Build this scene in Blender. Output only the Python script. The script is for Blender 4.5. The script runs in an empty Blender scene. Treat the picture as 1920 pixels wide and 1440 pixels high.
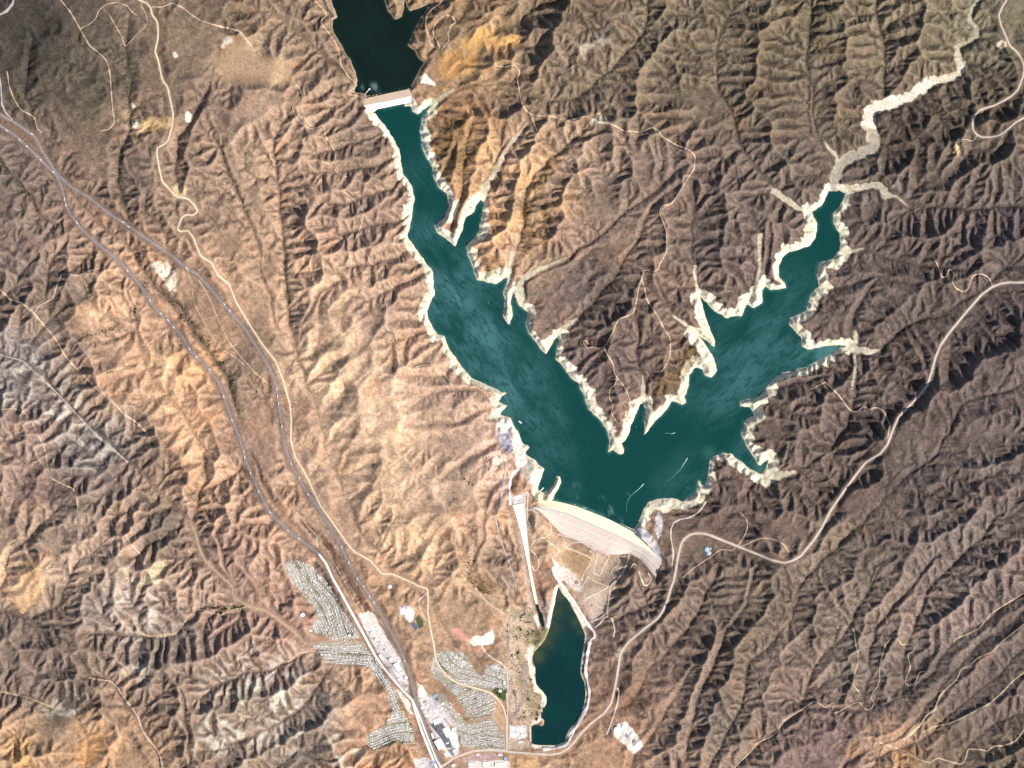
import math, random
import numpy as np

# ------------------------------------------------------------------ survey data (map units: 1 unit = 6 m, x east, y south)
S = 6.0
X0, Y0, X1, Y1 = -140.0, -120.0, 2060.0, 1560.0
STEP = 1.5

def P(s):
    return [tuple(float(v) for v in t.split(',')) for t in s.split()]

FOREBAY = P("617,-140 621,0 628,20 633,33 624,37 622,50 630,67 640,83 646,95 657,113 665,133 670,150 666,160 662,172 668,175 676,174 684,177 687,181 700,179 730,172 770,164 774,155 780,143 795,117 783,107 778,93 764,85 773,63 783,43 797,20 813,3 807,6 787,15 768,22 762,10 760,-6 758,0 758,17 752,32 740,35 728,20 720,0 716,-140")
LAKE = P("702,211 708,205 730,201 756,196 758,201 769,200 772,208 782,215 792,208 806,196 809,199 797,212 790,224 787,247 793,283 807,307 813,330 822,350 837,363 842,387 833,407 813,422 817,433 837,450 853,462 867,430 873,407 888,397 900,373 907,377 905,397 900,423 893,440 875,462 877,480 880,488 888,513 893,524 907,528 930,533 940,526 950,520 952,530 945,540 943,548 947,563 942,593 955,610 963,590 957,570 960,548 966,552 968,560 973,573 988,583 985,603 990,623 1010,650 1023,665 1031,652 1037,637 1048,626 1050,632 1045,647 1040,673 1053,683 1063,697 1073,710 1087,720 1086,728 1097,743 1098,755 1103,767 1117,780 1137,803 1142,827 1140,850 1150,843 1160,852 1168,850 1170,843 1165,830 1172,826 1180,810 1187,787 1200,757 1206,752 1210,780 1207,817 1220,800 1230,787 1250,770 1260,753 1280,760 1288,753 1283,743 1290,727 1293,700 1303,690 1317,693 1320,703 1333,708 1345,693 1340,673 1330,657 1313,633 1306,627 1323,637 1340,652 1342,637 1333,617 1323,590 1312,556 1320,563 1337,583 1350,588 1363,597 1377,593 1390,593 1397,577 1402,569 1413,578 1428,567 1430,543 1435,536 1443,543 1475,540 1475,533 1462,520 1460,500 1467,483 1480,473 1520,460 1530,443 1532,420 1522,397 1540,387 1550,367 1553,357 1570,357 1587,362 1577,383 1563,400 1563,417 1573,437 1577,470 1568,478 1562,487 1533,493 1532,515 1537,537 1520,553 1513,583 1498,590 1480,597 1480,610 1503,633 1505,650 1520,655 1545,650 1570,647 1587,649 1570,657 1547,670 1530,678 1513,687 1493,693 1467,700 1447,713 1437,730 1423,743 1387,753 1387,762 1407,763 1413,777 1397,787 1390,817 1403,840 1420,870 1424,873 1440,860 1437,877 1432,890 1420,887 1390,867 1377,857 1372,852 1360,850 1345,853 1332,860 1329,875 1327,890 1323,910 1315,910 1310,900 1307,923 1297,930 1280,941 1270,936 1257,934 1235,935 1217,940 1207,953 1203,965 1198,978 1187,993 1155,978 1122,963 1080,947 1037,937 1040,927 1052,905 1050,894 1043,893 1037,910 1028,921 1018,924 1010,920 1010,912 1022,878 1007,867 1000,861 983,850 985,845 992,838 982,834 975,820 973,812 963,797 957,783 945,780 937,777 940,771 953,761 942,757 933,752 940,743 953,736 940,734 927,728 887,710 867,690 847,660 833,630 820,627 803,597 801,583 808,566 815,550 810,503 797,490 787,477 763,443 773,397 777,373 772,350 757,327 750,300 750,280 733,253")
LAGOON = P("1047,1098 1055,1113 1063,1124 1070,1140 1080,1152 1087,1167 1092,1180 1097,1190 1096,1205 1093,1220 1090,1240 1088,1263 1097,1283 1098,1300 1097,1313 1093,1330 1087,1343 1077,1358 1067,1370 1061,1382 1058,1393 1040,1399 1020,1398 1000,1397 1000,1380 1002,1362 1010,1364 1018,1363 1022,1352 1018,1345 1022,1333 1025,1320 1025,1307 1020,1300 1013,1293 1006,1284 1005,1275 1005,1253 1000,1237 1001,1225 1012,1212 1022,1200 1027,1187 1031,1174 1035,1155 1040,1133 1043,1115")
POND = P("915,346 918,334 925,326 927,331 922,342 918,351")
CHANNEL = P("1004,1131 1007,1130 1012,1148 1017,1150 1021,1175 1016,1177 1011,1164 1009,1150")
ISLANDS = [P("1458,668 1466,660 1482,657 1480,669 1466,673"), P("1321,834 1328,830 1345,834 1357,838 1358,843 1345,843 1328,841")]
LEVELS = dict(lake=0.0, forebay=14.0, lagoon=-85.0, pond=8.0, channel=-82.0)

# valley floors: z0, z1, then the line
VAL = [
 (235,-88,"-140,150 0,233 33,255 67,270 110,335 150,385 200,430 250,470 265,500 300,545 335,575 360,620 390,655 410,690 430,712 440,760 455,800 470,850 490,905 520,960 560,1000 610,1040 660,1120 700,1190 750,1260 790,1330 830,1400 870,1480 900,1560"),
 (120,-84,"-60,600 0,660 43,680 80,705 120,750 163,797 200,830 240,867 265,890 290,910 325,945 357,980 370,1017 383,1050 410,1077 437,1110 467,1137 500,1147 527,1167 560,1193 585,1208 640,1235 690,1225"),
 (190,-10,"230,535 247,575 250,613 263,667 283,713 320,745 350,790 383,845 380,880 370,927 357,975"),
 (200,165,"240,20 240,100 243,240 228,280 227,350 235,400 255,450 270,490"),
 (95,-84,"520,300 530,400 535,490 543,600 550,650 575,710 588,770 610,850 640,920 665,975 700,1030 740,1075 800,1115 835,1180 870,1235 905,1300 920,1400"),
 (120,-84,"905,960 905,1010 890,1040 873,1065 880,1090 905,1120 947,1153 985,1185 1005,1200"),
 (160,14,"560,-120 590,-30 621,30"), (110,15,"500,20 560,60 615,110 655,140 668,165"),
 (120,1,"590,290 640,275 690,255 735,240"), (100,1,"600,330 660,320 710,310 748,290"),
 (90,1,"640,380 700,370 740,350 757,327"),(90,1,"640,440 700,430 740,420 768,400"),(80,1,"650,500 720,490 765,470 790,478"),
 (90,1,"690,560 740,540 780,520 808,505"),(80,1,"735,640 780,620 815,625"),(80,1,"780,740 840,735 890,740 935,757"),
 (80,1,"800,800 860,790 910,770 937,777"),(70,1,"850,880 890,850 930,830 980,848"),
 (150,1,"960,170 930,160 870,165 840,175 812,196"),(230,150,"1240,-100 1200,60 1140,130 1080,185 1030,190 990,185 960,170"),
 (150,2,"995,228 970,250 945,285 930,310 917,340 905,372"),(120,2,"850,250 835,300 818,345"),(90,2,"885,230 870,300 858,370 845,440"),
 (150,2,"1090,255 1040,290 1003,330 985,390 975,440 958,495 950,520"),
 (200,2,"1290,310 1240,350 1180,400 1110,450 1060,485 1030,498 985,522 968,545"),
 (190,2,"1270,350 1220,390 1195,440 1160,500 1110,570 1080,598 1050,626"),
 (90,2,"1195,600 1195,660 1205,710 1206,750"),(120,2,"1230,520 1250,560 1270,595 1306,627"),
 (160,2,"1290,380 1300,450 1303,510 1313,556"),(150,2,"1380,380 1420,410 1425,460 1420,520 1402,569"),(90,2,"1445,440 1440,490 1435,536"),
 (260,3,"1410,-100 1345,90 1343,170 1385,260 1420,320 1453,360 1493,390 1520,397"),
 (240,8,"1520,-100 1517,100 1525,200 1540,260 1560,320"),
 (90,3,"1860,-120 1833,0 1822,17 1817,37 1830,50 1833,67 1813,80 1795,90 1795,103 1803,120 1797,137 1780,147 1753,150 1733,163 1707,180 1673,193 1647,200 1633,213 1630,233 1640,257 1642,277 1627,283 1597,293 1577,310 1567,333 1560,357"),
 (210,40,"1640,-120 1640,20 1660,90 1655,160 1650,198"),
 (160,2,"1940,385 1813,390 1740,385 1700,383 1660,362 1613,353 1578,360"),
 (140,2,"1780,500 1680,490 1613,465 1577,472"),(120,2,"1700,540 1650,520 1600,530 1535,540"),
 (230,1,"1920,470 1850,540 1780,587 1747,597 1697,613 1650,657 1610,653 1587,649"),(80,4,"1650,520 1620,560 1605,590 1603,622 1600,650"),
 (160,1,"1613,797 1580,820 1547,847 1513,877 1487,890 1450,888 1432,888"),(90,1,"1600,690 1600,740 1590,800 1560,835"),
 (110,1,"1530,790 1480,770 1440,760 1412,775"),(80,1,"1560,700 1500,720 1440,728"),
 (300,10,"1960,700 1800,760 1780,810 1740,860 1690,900 1640,950 1590,1000 1545,1050 1500,1100 1480,1170 1440,1210 1405,1240 1390,1320 1350,1400 1310,1470 1290,1560"),
 (200,70,"1470,1055 1482,1090 1497,1120 1480,1165"),
 (230,0,"1960,1080 1860,1150 1790,1200 1730,1270 1700,1305 1640,1328 1570,1325 1513,1325 1463,1360 1427,1393 1380,1440 1330,1520"),
 (240,60,"2000,1120 1920,1150 1830,1212 1765,1285 1735,1330 1690,1385 1640,1400 1580,1440 1540,1560"),
 (240,60,"2000,1180 1920,1215 1850,1280 1790,1335 1735,1378 1695,1400 1640,1420"),
 (200,60,"2000,1330 1900,1340 1840,1380 1790,1440 1740,1560"),
 (200,5,"1650,1060 1620,1120 1580,1180 1530,1250 1500,1320"),(220,40,"1760,1040 1690,1110 1640,1180 1625,1250 1620,1320"),
 (260,60,"1880,960 1800,1040 1745,1100 1700,1200 1690,1290"),
 (60,-80,"1350,1060 1320,1120 1290,1180 1230,1240 1180,1320 1120,1350 1070,1380"),(60,-80,"1300,1250 1250,1330 1200,1400 1160,1500"),
 (20,-84,"1230,1120 1190,1150 1140,1170 1095,1190"),(120,20,"1420,1060 1400,1130 1360,1190 1330,1260 1300,1330 1290,1420"),
 (60,0,"1330,960 1270,960 1240,965 1210,955"),
 (60,-84,"380,1290 413,1285 467,1257 547,1243 590,1220"),(70,-60,"420,1400 500,1370 560,1330 600,1290 620,1250"),
 (80,-20,"170,1190 240,1197 290,1190 330,1190 347,1167 367,1143 400,1140 437,1135 465,1138"),
 (120,-40,"150,1235 167,1270 207,1277 233,1310 260,1347 280,1387 300,1417 310,1470 320,1560"),
 (110,20,"190,1330 230,1380 215,1440 200,1560"),(70,-20,"-60,1285 0,1297 50,1307 100,1327 150,1350 160,1420 150,1560"),
 (110,0,"100,960 75,985 50,1012 20,1040 12,1070 5,1095 -60,1150 -140,1200"),(150,20,"150,1165 80,1170 30,1150 -40,1130"),
 (150,40,"340,1290 345,1350 350,1420 350,1560"),(60,-60,"620,1440 560,1410 520,1440 480,1560"),
 (220,40,"70,480 30,520 0,560 -60,640"),(260,100,"130,440 100,490 85,560 95,600 60,640"),(230,200,"-60,270 0,290 25,330 60,370 75,400 110,420 140,395"),
 (120,-30,"420,960 405,1000 420,1040 437,1105"),(240,200,"60,60 50,160 60,220 70,270"),(200,160,"410,60 400,150 340,260 330,330 330,420 390,500 440,560"),
 (140,60,"400,260 440,340 470,430 490,520 520,600 545,640"),(-60,-95,"690,1400 740,1420 790,1450"),
 (60,-84,"1030,985 1040,1030 1045,1095"),
 (215,150,"690,598 637,633 593,678 582,705"),(220,120,"728,628 690,655 640,697 618,733 598,765"),(190,95,"700,690 660,735 640,765 618,798 610,835"),(170,70,"775,772 703,800 653,840 632,895"),
 (150,45,"762,850 712,890 682,950 668,978"),(130,10,"795,905 760,950 722,1000 706,1032"),(160,80,"560,640 575,590 600,545 640,520"),(170,100,"620,640 600,600 605,560 625,530"),
 (210,120,"205,560 225,590 248,600"),(190,95,"160,640 200,640 245,622"),(200,90,"190,720 240,700 270,690"),(190,70,"235,770 290,745 318,742"),(170,60,"300,860 330,820 348,795"),
 (130,100,"330,690 350,668 375,660"),(110,60,"290,640 320,620 335,590"),(60,-10,"340,940 380,915 420,900 450,880"),(80,-20,"560,700 545,730 530,760"),(60,-30,"590,800 570,830 555,845"),(60,-40,"630,880 600,900 580,912"),
 (60,-60,"440,1060 480,1090 520,1150"),(70,-50,"390,1200 420,1180 455,1145"),(150,60,"60,1020 100,1035 130,1080 110,1130 60,1160"),
]
RID = [
 (330,120,"-60,510 0,543 20,563 43,568 67,587 83,610 103,630 123,667 150,697 180,727 213,753 233,777 277,810 320,855 345,900"),
 (300,210,"67,585 80,570 100,560 117,513 147,517 190,503 215,520"),
 (250,110,"-60,760 0,767 47,773 70,810 87,857 97,887 140,917 147,960 207,970 233,997 257,1030 300,1060 330,1090"),
 (140,60,"390,960 450,985 520,1020 540,1060"),(190,80,"270,600 300,650 330,690 370,760 400,820 420,880 440,940"),
 (240,170,"450,60 550,157 570,230 610,260 640,330 660,420 690,493 720,557 740,623 765,693 767,733 765,773 757,813 763,847 773,883 803,910"),
 (170,60,"803,910 830,980 840,1050 850,1080"),(150,90,"600,760 640,800 680,880 720,960 770,1010"),
 (230,200,"300,20 330,100 350,200 300,260 290,330"),(210,90,"560,400 590,480 600,560 620,640 650,720"),
 (280,110,"1010,273 977,320 970,360 947,400 943,460"),(260,100,"1140,263 1107,277 1087,310 1047,343 1040,373 1037,430 1023,477"),
 (200,50,"907,217 900,267 873,327 862,400 855,450"),(160,60,"880,215 850,300 838,350"),(120,50,"905,380 915,440 920,500"),
 (250,250,"960,120 973,160 977,190 993,213 1040,220 1090,220 1140,230 1223,240 1273,275 1303,295"),
 (260,130,"1303,295 1302,317 1277,353 1260,380 1243,390 1237,400 1250,433 1250,473 1223,510 1197,540 1187,587 1160,597 1150,620 1132,652"),
 (130,40,"1132,652 1150,683 1157,710 1177,737 1180,760"),(120,50,"1150,690 1150,767"),
 (150,50,"1207,530 1233,593 1257,633 1257,690 1240,720"),(120,40,"1285,580 1325,650"),
 (320,250,"1060,-60 1040,40 1010,130 985,190"),(340,300,"1280,-60 1250,60 1210,140 1190,210"),(350,240,"1450,-60 1420,60 1400,170 1440,250 1480,330 1500,370"),
 (330,150,"1600,-60 1590,80 1580,180 1570,270"),(220,120,"1340,330 1350,420 1355,500 1360,570"),(230,70,"1390,370 1385,440 1390,530 1410,560"),(150,60,"1480,400 1500,440 1470,465"),
 (330,240,"1740,-60 1730,60 1710,130"),(300,150,"1900,200 1800,230 1740,260 1690,300 1630,340"),(230,120,"1900,330 1780,350 1700,340"),
 (280,150,"1900,440 1800,440 1700,430 1620,420"),(240,100,"1860,500 1760,540 1690,570 1630,610"),(200,90,"1780,640 1700,660 1640,690 1560,720 1470,740"),
 (230,90,"1690,760 1640,790 1600,850 1560,900 1500,930 1430,930"),(140,60,"1560,750 1500,820 1440,850"),(330,330,"1940,560 1860,640 1790,700 1740,740"),
 (330,150,"1960,780 1880,850 1800,920 1720,960 1650,1010 1590,1060 1560,1110 1540,1180"),
 (330,150,"1960,900 1850,960 1780,1000 1720,1050 1660,1130 1610,1200 1600,1280"),(340,160,"1960,1010 1880,1060 1800,1130 1720,1180 1655,1230 1650,1290"),
 (300,160,"2000,1080 1920,1112 1860,1160 1790,1225 1750,1260"),(300,160,"2000,1140 1920,1170 1880,1203 1833,1240 1800,1262 1770,1300 1753,1330 1723,1365"),
 (300,130,"2000,1230 1920,1260 1873,1303 1833,1330 1780,1357 1727,1385"),(250,140,"1920,1390 1850,1430 1800,1500"),
 (170,100,"1430,1090 1420,1150 1380,1210 1340,1290 1310,1400"),(190,110,"1540,1080 1530,1140 1490,1200 1450,1260 1430,1340"),(130,40,"1290,1110 1270,1180 1230,1200 1210,1270 1170,1330"),
 (150,60,"1350,1200 1310,1260 1270,1340 1240,1420"),
 (170,100,"-80,1210 20,1200 100,1215 140,1250"),(160,100,"-80,1380 20,1400 90,1420"),(150,60,"120,1290 190,1300 190,1350 180,1440"),
 (150,60,"250,1230 320,1230 400,1240 460,1200 520,1200"),(140,60,"320,1300 310,1370 330,1440"),(140,50,"400,1330 460,1310 540,1290 590,1260"),(130,40,"440,1440 520,1400 600,1350 660,1290 690,1270"),
 (150,80,"600,1440 660,1420 740,1410"),(180,110,"30,1060 90,1090 150,1110 200,1120"),(180,100,"270,1070 330,1110 400,1110"),(150,60,"440,1180 500,1180 550,1190"),
 (150,70,"1040,320 1000,430"),
]
# highways, roads, trails: name, half width, colour key, points
NB = P("-140,150 -60,190 0,214 33,233 67,257 80,283 107,326 133,350 167,370 200,397 240,423 283,453 323,480 347,500 373,517 400,547 430,583 460,617 483,653 507,693 517,720 522,757 527,790 533,840 547,873 573,920 600,957 620,990 637,1020 652,1052 669,1083 688,1110 706,1138 723,1168 740,1195 753,1225 763,1250 770,1272 774,1292 778,1310 786,1333 803,1380 825,1430 850,1485 880,1560")
SB = P("-140,170 -60,205 0,235 33,257 67,290 107,330 117,353 123,380 133,403 157,433 187,460 213,480 237,503 267,540 290,577 317,603 343,633 360,660 393,693 410,717 420,743 433,783 450,823 462,867 480,910 503,957 520,975 547,1000 583,1027 598,1039 611,1056 623,1083 640,1113 660,1150 680,1187 702,1228 717,1250 735,1272 757,1297 772,1312 779,1335 790,1370 805,1408 818,1440 840,1490 870,1560")
SERVICE = P("245,-140 260,0 276,7 284,16 286,28 296,42 298,60 297,76 292,98 298,115 303,140 307,154 315,163 320,185 326,215 325,235 317,264 310,271 297,278 295,288 299,312 305,340 318,355 333,370 345,371 355,374 366,386 372,397 363,404 350,403 342,408 338,418 333,430 340,435 353,432 363,445 370,463 377,480 397,493 410,517 430,533 443,567 467,607 493,647 517,677 530,710 543,757 546,787 545,827 553,857 573,890 600,947 620,975 640,1003 650,1018 663,1034 678,1042 695,1052 708,1067 717,1077 733,1076 748,1082 767,1090 785,1099 801,1104 803,1120 802,1147 807,1180 813,1207 817,1237 826,1254 840,1270 857,1281 880,1288 905,1295 920,1300 932,1310 943,1325 949,1345 951,1370 950,1410")
LAKERD = P("2060,520 1990,527 1920,530 1890,530 1875,532 1860,538 1840,552 1813,583 1780,623 1763,647 1753,670 1747,693 1738,722 1726,738 1713,752 1683,783 1674,803 1663,833 1650,850 1623,867 1607,887 1580,923 1557,957 1540,990 1527,1010 1513,1027 1503,1040 1493,1047 1482,1052 1470,1055 1447,1050 1415,1037 1380,1023 1347,1010 1330,1003 1317,1000 1304,1000 1293,1003 1283,1010 1277,1020 1271,1045 1267,1070 1263,1090 1257,1105 1250,1130 1242,1147 1233,1160 1207,1180 1180,1203 1168,1218 1163,1228 1160,1250 1156,1275 1151,1300 1146,1320 1133,1338 1107,1358 1090,1375 1077,1392 1064,1405 1050,1413 1030,1416 1000,1414 957,1411 923,1407 887,1409 853,1421 830,1437 800,1460 740,1500")
ROADS = [
 ("northbound freeway", 2.2, "asphalt", NB, 3), ("southbound freeway", 2.2, "asphalt", SB[:30], 3), ("frontage road", 2.3, "white", SB[29:], 3),
 ("service road", 1.55, "dirtpale", SERVICE, 2), ("lake road", 2.0, "pale", LAKERD, 2),
 ("top road", 1.5, "pale", P("1890,-120 1887,0 1876,18 1872,30 1876,48 1883,63 1893,87 1903,95 1912,106 1918,120 1919,133 1917,145 1907,170 1895,181 1880,190 1862,199 1847,203 1835,208 1827,217 1822,233 1824,245 1830,253 1840,258 1853,258 1868,256 1880,250 1903,230 1920,221 2060,170"), 2),
 ("merge road", 1.6, "white", P("773,1312 786,1342 802,1385 818,1425 827,1440 850,1500"), 2),
 ("spur road", 1.2, "pale", P("1157,1290 1161,1298 1158,1320 1150,1345 1141,1370 1137,1378"), 1),
 ("dam road", 1.0, "pale", P("1260,1060 1263,1037 1258,1010 1258,992 1263,980 1275,974 1290,971 1300,967 1310,960 1318,950 1324,940"), 1),
 ("canyon road", 1.4, "dirtgrey", P("357,980 366,1000 370,1017 376,1035 383,1050 396,1063 410,1077 425,1090 437,1103 435,1112 440,1122 467,1137 485,1142 500,1147 515,1156 527,1167 545,1180 560,1192 567,1203 575,1208 590,1205 620,1201 650,1203 680,1208"), 2),
 ("canyon branch road", 1.0, "dirtgrey", P("250,1180 280,1193 305,1190 330,1190 340,1178 347,1167 354,1152 367,1143 377,1142 400,1150 415,1151 433,1147 450,1140 467,1137"), 1),
 ("wash road", 1.1, "dirt", P("167,1270 185,1274 207,1277 220,1290 233,1310 247,1328 260,1347 268,1370 280,1387 292,1402 300,1417 304,1430 306,1450 315,1560"), 1),
 ("main street", 1.3, "pale", P("950,1300 952,1325 951,1350 950,1380 950,1410"), 1),
 ("ridge road west", 1.2, "dirt", RID[0] and P("-60,510 0,543 20,563 43,568 67,587 83,610 103,630 123,667 150,697 180,727 213,753 233,777 253,790 277,812"), 1),
 ("ridge spur", .8, "dirt", P("67,585 73,575 80,570 100,560 108,535 117,513 130,514 147,517 170,508 190,503"), 1),
 ("bottom right road", .85, "dirtgrey", P("1340,1500 1380,1438 1395,1424 1407,1412 1418,1397 1427,1392 1445,1383 1460,1372 1465,1355 1480,1345 1500,1332 1513,1323 1527,1315 1535,1318 1547,1327 1556,1320 1567,1316 1560,1328 1557,1338 1572,1335 1587,1326 1600,1318 1613,1316 1620,1328 1627,1332 1637,1326 1640,1318 1634,1308 1636,1298 1645,1288 1650,1275 1649,1255 1653,1235 1660,1210 1673,1193 1682,1198 1690,1210 1703,1207 1717,1212 1712,1222 1702,1226 1704,1240 1707,1253 1700,1268 1697,1280 1705,1286 1714,1282 1720,1270 1723,1260 1735,1258"), 1),
 ("upper right loop", .9, "dirtgrey", P("1567,1177 1580,1178 1597,1173 1602,1190 1603,1207 1608,1225 1607,1243 1602,1263 1600,1283 1612,1300"), 1),
 ("valley track one", .9, "dirtgrey", P("1960,1080 1920,1110 1890,1128 1860,1147 1845,1165 1833,1177 1810,1188 1790,1197 1788,1204"), 1),
 ("valley track two", .9, "dirtgrey", P("1960,1140 1920,1167 1880,1200 1860,1222 1833,1233 1815,1248 1800,1253 1790,1275 1770,1293 1760,1310 1753,1323"), 1),
 ("valley wash two", 1.4, "wash", P("1770,1293 1760,1308 1752,1330 1737,1340 1723,1361 1708,1375 1693,1387"), 1),
 ("valley track three", 1.1, "dirtgrey", P("1960,1235 1920,1260 1895,1280 1873,1303 1850,1322 1833,1330 1805,1346 1780,1357 1750,1362 1727,1373"), 1),
 ("south trail", .9, "dirt", P("1960,1330 1920,1363 1910,1378 1900,1390 1880,1398 1863,1397 1850,1408 1838,1404 1813,1403 1811,1418 1803,1433 1785,1428 1757,1420 1743,1430 1720,1422 1697,1408 1670,1398 1647,1391"), 1),
 ("peninsula trail", .8, "dirt", P("1280,277 1292,283 1303,292 1302,317 1290,335 1277,353 1268,368 1260,380 1251,386 1243,383 1237,392 1237,400 1244,417 1250,433 1251,450 1250,473 1237,493 1232,506 1223,510 1212,505 1207,507 1203,522 1197,540 1193,565 1187,587 1172,594 1160,597 1154,608 1150,620 1140,642 1132,652 1140,666 1150,683 1151,697 1157,710 1168,722 1177,737 1182,750 1187,763"), 1),
 ("peninsula spur", .7, "dirt", P("1132,652 1120,653 1110,650 1103,655 1094,648 1092,640 1097,635 1104,646"), 1),
 ("peninsula branch", .7, "dirt", P("1203,522 1210,540 1213,560 1223,577 1233,593 1245,615 1257,633 1258,650 1257,667 1250,683 1240,697"), 1),
 ("peninsula loop", .6, "dirt", P("1157,710 1153,722 1143,730 1142,745 1150,760 1147,775 1155,790 1160,797 1166,788 1178,783 1172,770"), 1),
 ("divide trail", .8, "dirt", P("927,117 930,125 950,127 965,122 975,135 970,150 973,165 977,190 985,205 993,213 1010,217 1040,220 1060,228 1075,224 1090,219 1110,216 1123,211 1133,222 1140,231 1155,238 1170,247 1200,249 1223,240 1235,247 1240,258 1256,265 1273,275 1280,277"), 1),
 ("divide spur", .6, "dirt", P("995,215 1003,235 1010,255 1012,270"), 1),
 ("forebay trail", .8, "dirt", P("845,-40 827,7 810,18 800,30 797,50 803,68 807,83 815,90 827,93 822,80 812,62 815,48 824,35 835,27 848,30 857,43 847,48 840,63 843,75 837,82 828,93"), 1),
 ("forebay road", .8, "dirt", P("585,-60 590,0 605,17 613,27 603,36 600,42 608,52 617,63 628,80 636,100 640,123 647,132 653,143 663,152 670,160 660,167 650,177 658,178 668,179 678,183"), 1),
 ("north west trail", .8, "dirt", P("105,-60 113,0 133,23 143,40 153,57 163,74 170,87 187,100 200,113 206,130 208,150 213,200 217,230 205,243 190,246"), 1),
 ("north west branch", .7, "dirt", P("153,55 170,47 181,38 187,20 200,8 220,5 240,12 250,25 258,30"), 1),
 ("north west connector", .6, "dirt", P("265,10 275,25 278,45 270,55 260,62 250,75 235,90 230,70 215,45 205,25"), 1),
 ("field trail", .8, "dirt", P("286,14 305,15 323,6 340,13 350,20 363,31 377,40 400,47 423,53 438,56 450,60 465,80 480,97"), 1),
 ("ridge trail north", .9, "dirt", P("550,155 560,165 567,180 566,200 570,217 580,235 597,243 602,235 608,236 609,255 620,270 630,287 628,302 620,310 600,302 622,310 632,324 650,332"), 1),
 ("ridge trail loop", .7, "dirt", P("566,180 552,195 547,203 555,220 562,230 575,240 590,243"), 1),
 ("ridge trail mid", .8, "dirt", P("650,332 655,345 645,360 660,372 675,385 682,400 675,430 665,455 690,480 693,493 705,500 713,513 710,533 714,545 720,557 725,572 727,590 727,605 722,612 730,620 740,623 745,640 750,660 757,675 765,693 767,733 766,752 765,773 760,795 757,813 760,830 763,847 770,862 773,883 788,900 803,910"), 1),
 ("ridge side trail", .7, "dirt", P("767,697 775,690 787,685 800,682 817,682 830,700 847,720 850,732 858,745 870,757 864,775 860,800 868,812 880,808"), 1),
 ("ridge loop", .6, "dirt", P("714,540 718,527 727,526 738,540 747,555 758,575"), 1),
 ("east trail", .8, "dirt", P("1663,822 1665,805 1668,797 1663,785 1657,773 1647,766 1637,765 1630,770 1620,762 1613,770 1607,775 1597,772 1590,767 1580,753 1570,740 1558,727 1547,716 1535,722 1520,730"), 1),
 ("east trail loop", .7, "dirt", P("1860,536 1853,520 1842,514 1833,513 1822,518 1817,530 1813,543 1803,547 1790,540 1783,530 1787,515 1780,505 1774,520 1765,522 1760,505 1750,482"), 1),
 ("tank track", .7, "dirt", P("1378,1025 1375,1032 1365,1030 1352,1029 1345,1033 1338,1037 1333,1043 1322,1048 1300,1065 1280,1083"), 1),
 ("pad track", .6, "dirt", P("1830,255 1827,263 1822,266 1813,262 1802,262 1797,268"), 1),
 ("outlook track", .7, "dirt", P("1387,960 1400,975 1402,990 1393,1010 1384,1022"), 1),
 ("outlook ridge track", .6, "dirt", P("1390,1024 1412,1014 1430,1008 1450,1012 1470,1022 1478,1035"), 1),
 ("badlands ridge track", .7, "dirt", P("-60,757 0,767 30,766 47,773 60,790 70,810 82,835 87,857 90,880 97,897 118,908 140,917 147,940 146,960"), 1),
 ("canyon wash", 1.5, "washgrey", P("-60,615 0,665 43,677 60,693 85,715 115,745 145,778 163,797 185,820 215,845 240,867"), 1),
 ("median track", .6, "dirt", P("555,960 580,990 600,1010 620,1045 640,1080 655,1110 665,1135 682,1152"), 1),
 ("median grid", .6, "dirt", P("350,500 358,530 365,570 380,600 400,635 415,655 440,670 460,685"), 1),
 ("median grid", .6, "dirt", P("373,525 395,565 410,600 430,640 450,665 480,700 508,722"), 1),
 ("median cross", .5, "dirt", P("380,600 410,590"), 1), ("median cross", .5, "dirt", P("395,630 425,625"), 1), ("median cross", .5, "dirt", P("420,655 445,645"), 1),
 ("bypass track", .6, "dirt", P("562,826 580,860 600,890 618,932 635,935 660,925"), 1),
 ("bypass track", .6, "dirt", P("560,800 566,825 590,850 610,860"), 1),
 ("northwest freeway ramp", 1.6, "lilac", P("-60,40 0,30 15,22 25,10 32,-10 45,-60"), 1),
 ("quarry road", 1.1, "pale", P("903,1212 912,1226 925,1236 940,1244 950,1255 952,1275 952,1310"), 1),
 ("lagoon levee road", 1.6, "white", P("1036,1063 1041,1080 1050,1095 1065,1112 1080,1135 1093,1155 1103,1172 1114,1185 1116,1195 1108,1200 1104,1215 1101,1235 1098,1258 1102,1280 1106,1300 1102,1325 1092,1345 1080,1365 1070,1385 1062,1398 1040,1405 1018,1406"), 1),
 ("lagoon grid road", 1.1, "pale", P("1108,1167 1125,1160 1138,1150 1141,1130 1143,1115 1145,1100 1160,1085 1170,1070 1176,1055 1180,1040"), 1),
 ("lagoon grid branch", .8, "pale", P("1115,1178 1127,1168 1136,1156 1148,1160 1153,1182 1150,1195"), 1),
 ("dam foot road", 1.0, "pale", P("1045,1002 1070,1008 1095,1017 1115,1028 1143,1042 1133,1062 1125,1080 1112,1075 1118,1055 1123,1030"), 1),
 ("dam foot road", .9, "pale", P("1060,1027 1075,1017 1090,1017 1105,1025 1118,1033 1120,1045 1112,1062 1105,1078 1097,1092 1090,1100"), 1),
 ("dam foot track", .7, "dirtpale", P("1060,1027 1085,1037 1110,1047 1105,1060 1095,1075 1090,1088"), 1),
 ("dam foot track", .7, "dirtpale", P("993,1028 1002,1015 1012,1008 1022,1010 1032,1000 1035,990 1030,980"), 1),
 ("dam foot track", .7, "dirtpale", P("1022,1011 1040,1025 1052,1036 1058,1030 1060,1018 1052,1003"), 1),
 ("dam foot track", .7, "dirtpale", P("994,1030 1003,1040 1010,1058 1004,1072 997,1060"), 1),
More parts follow.
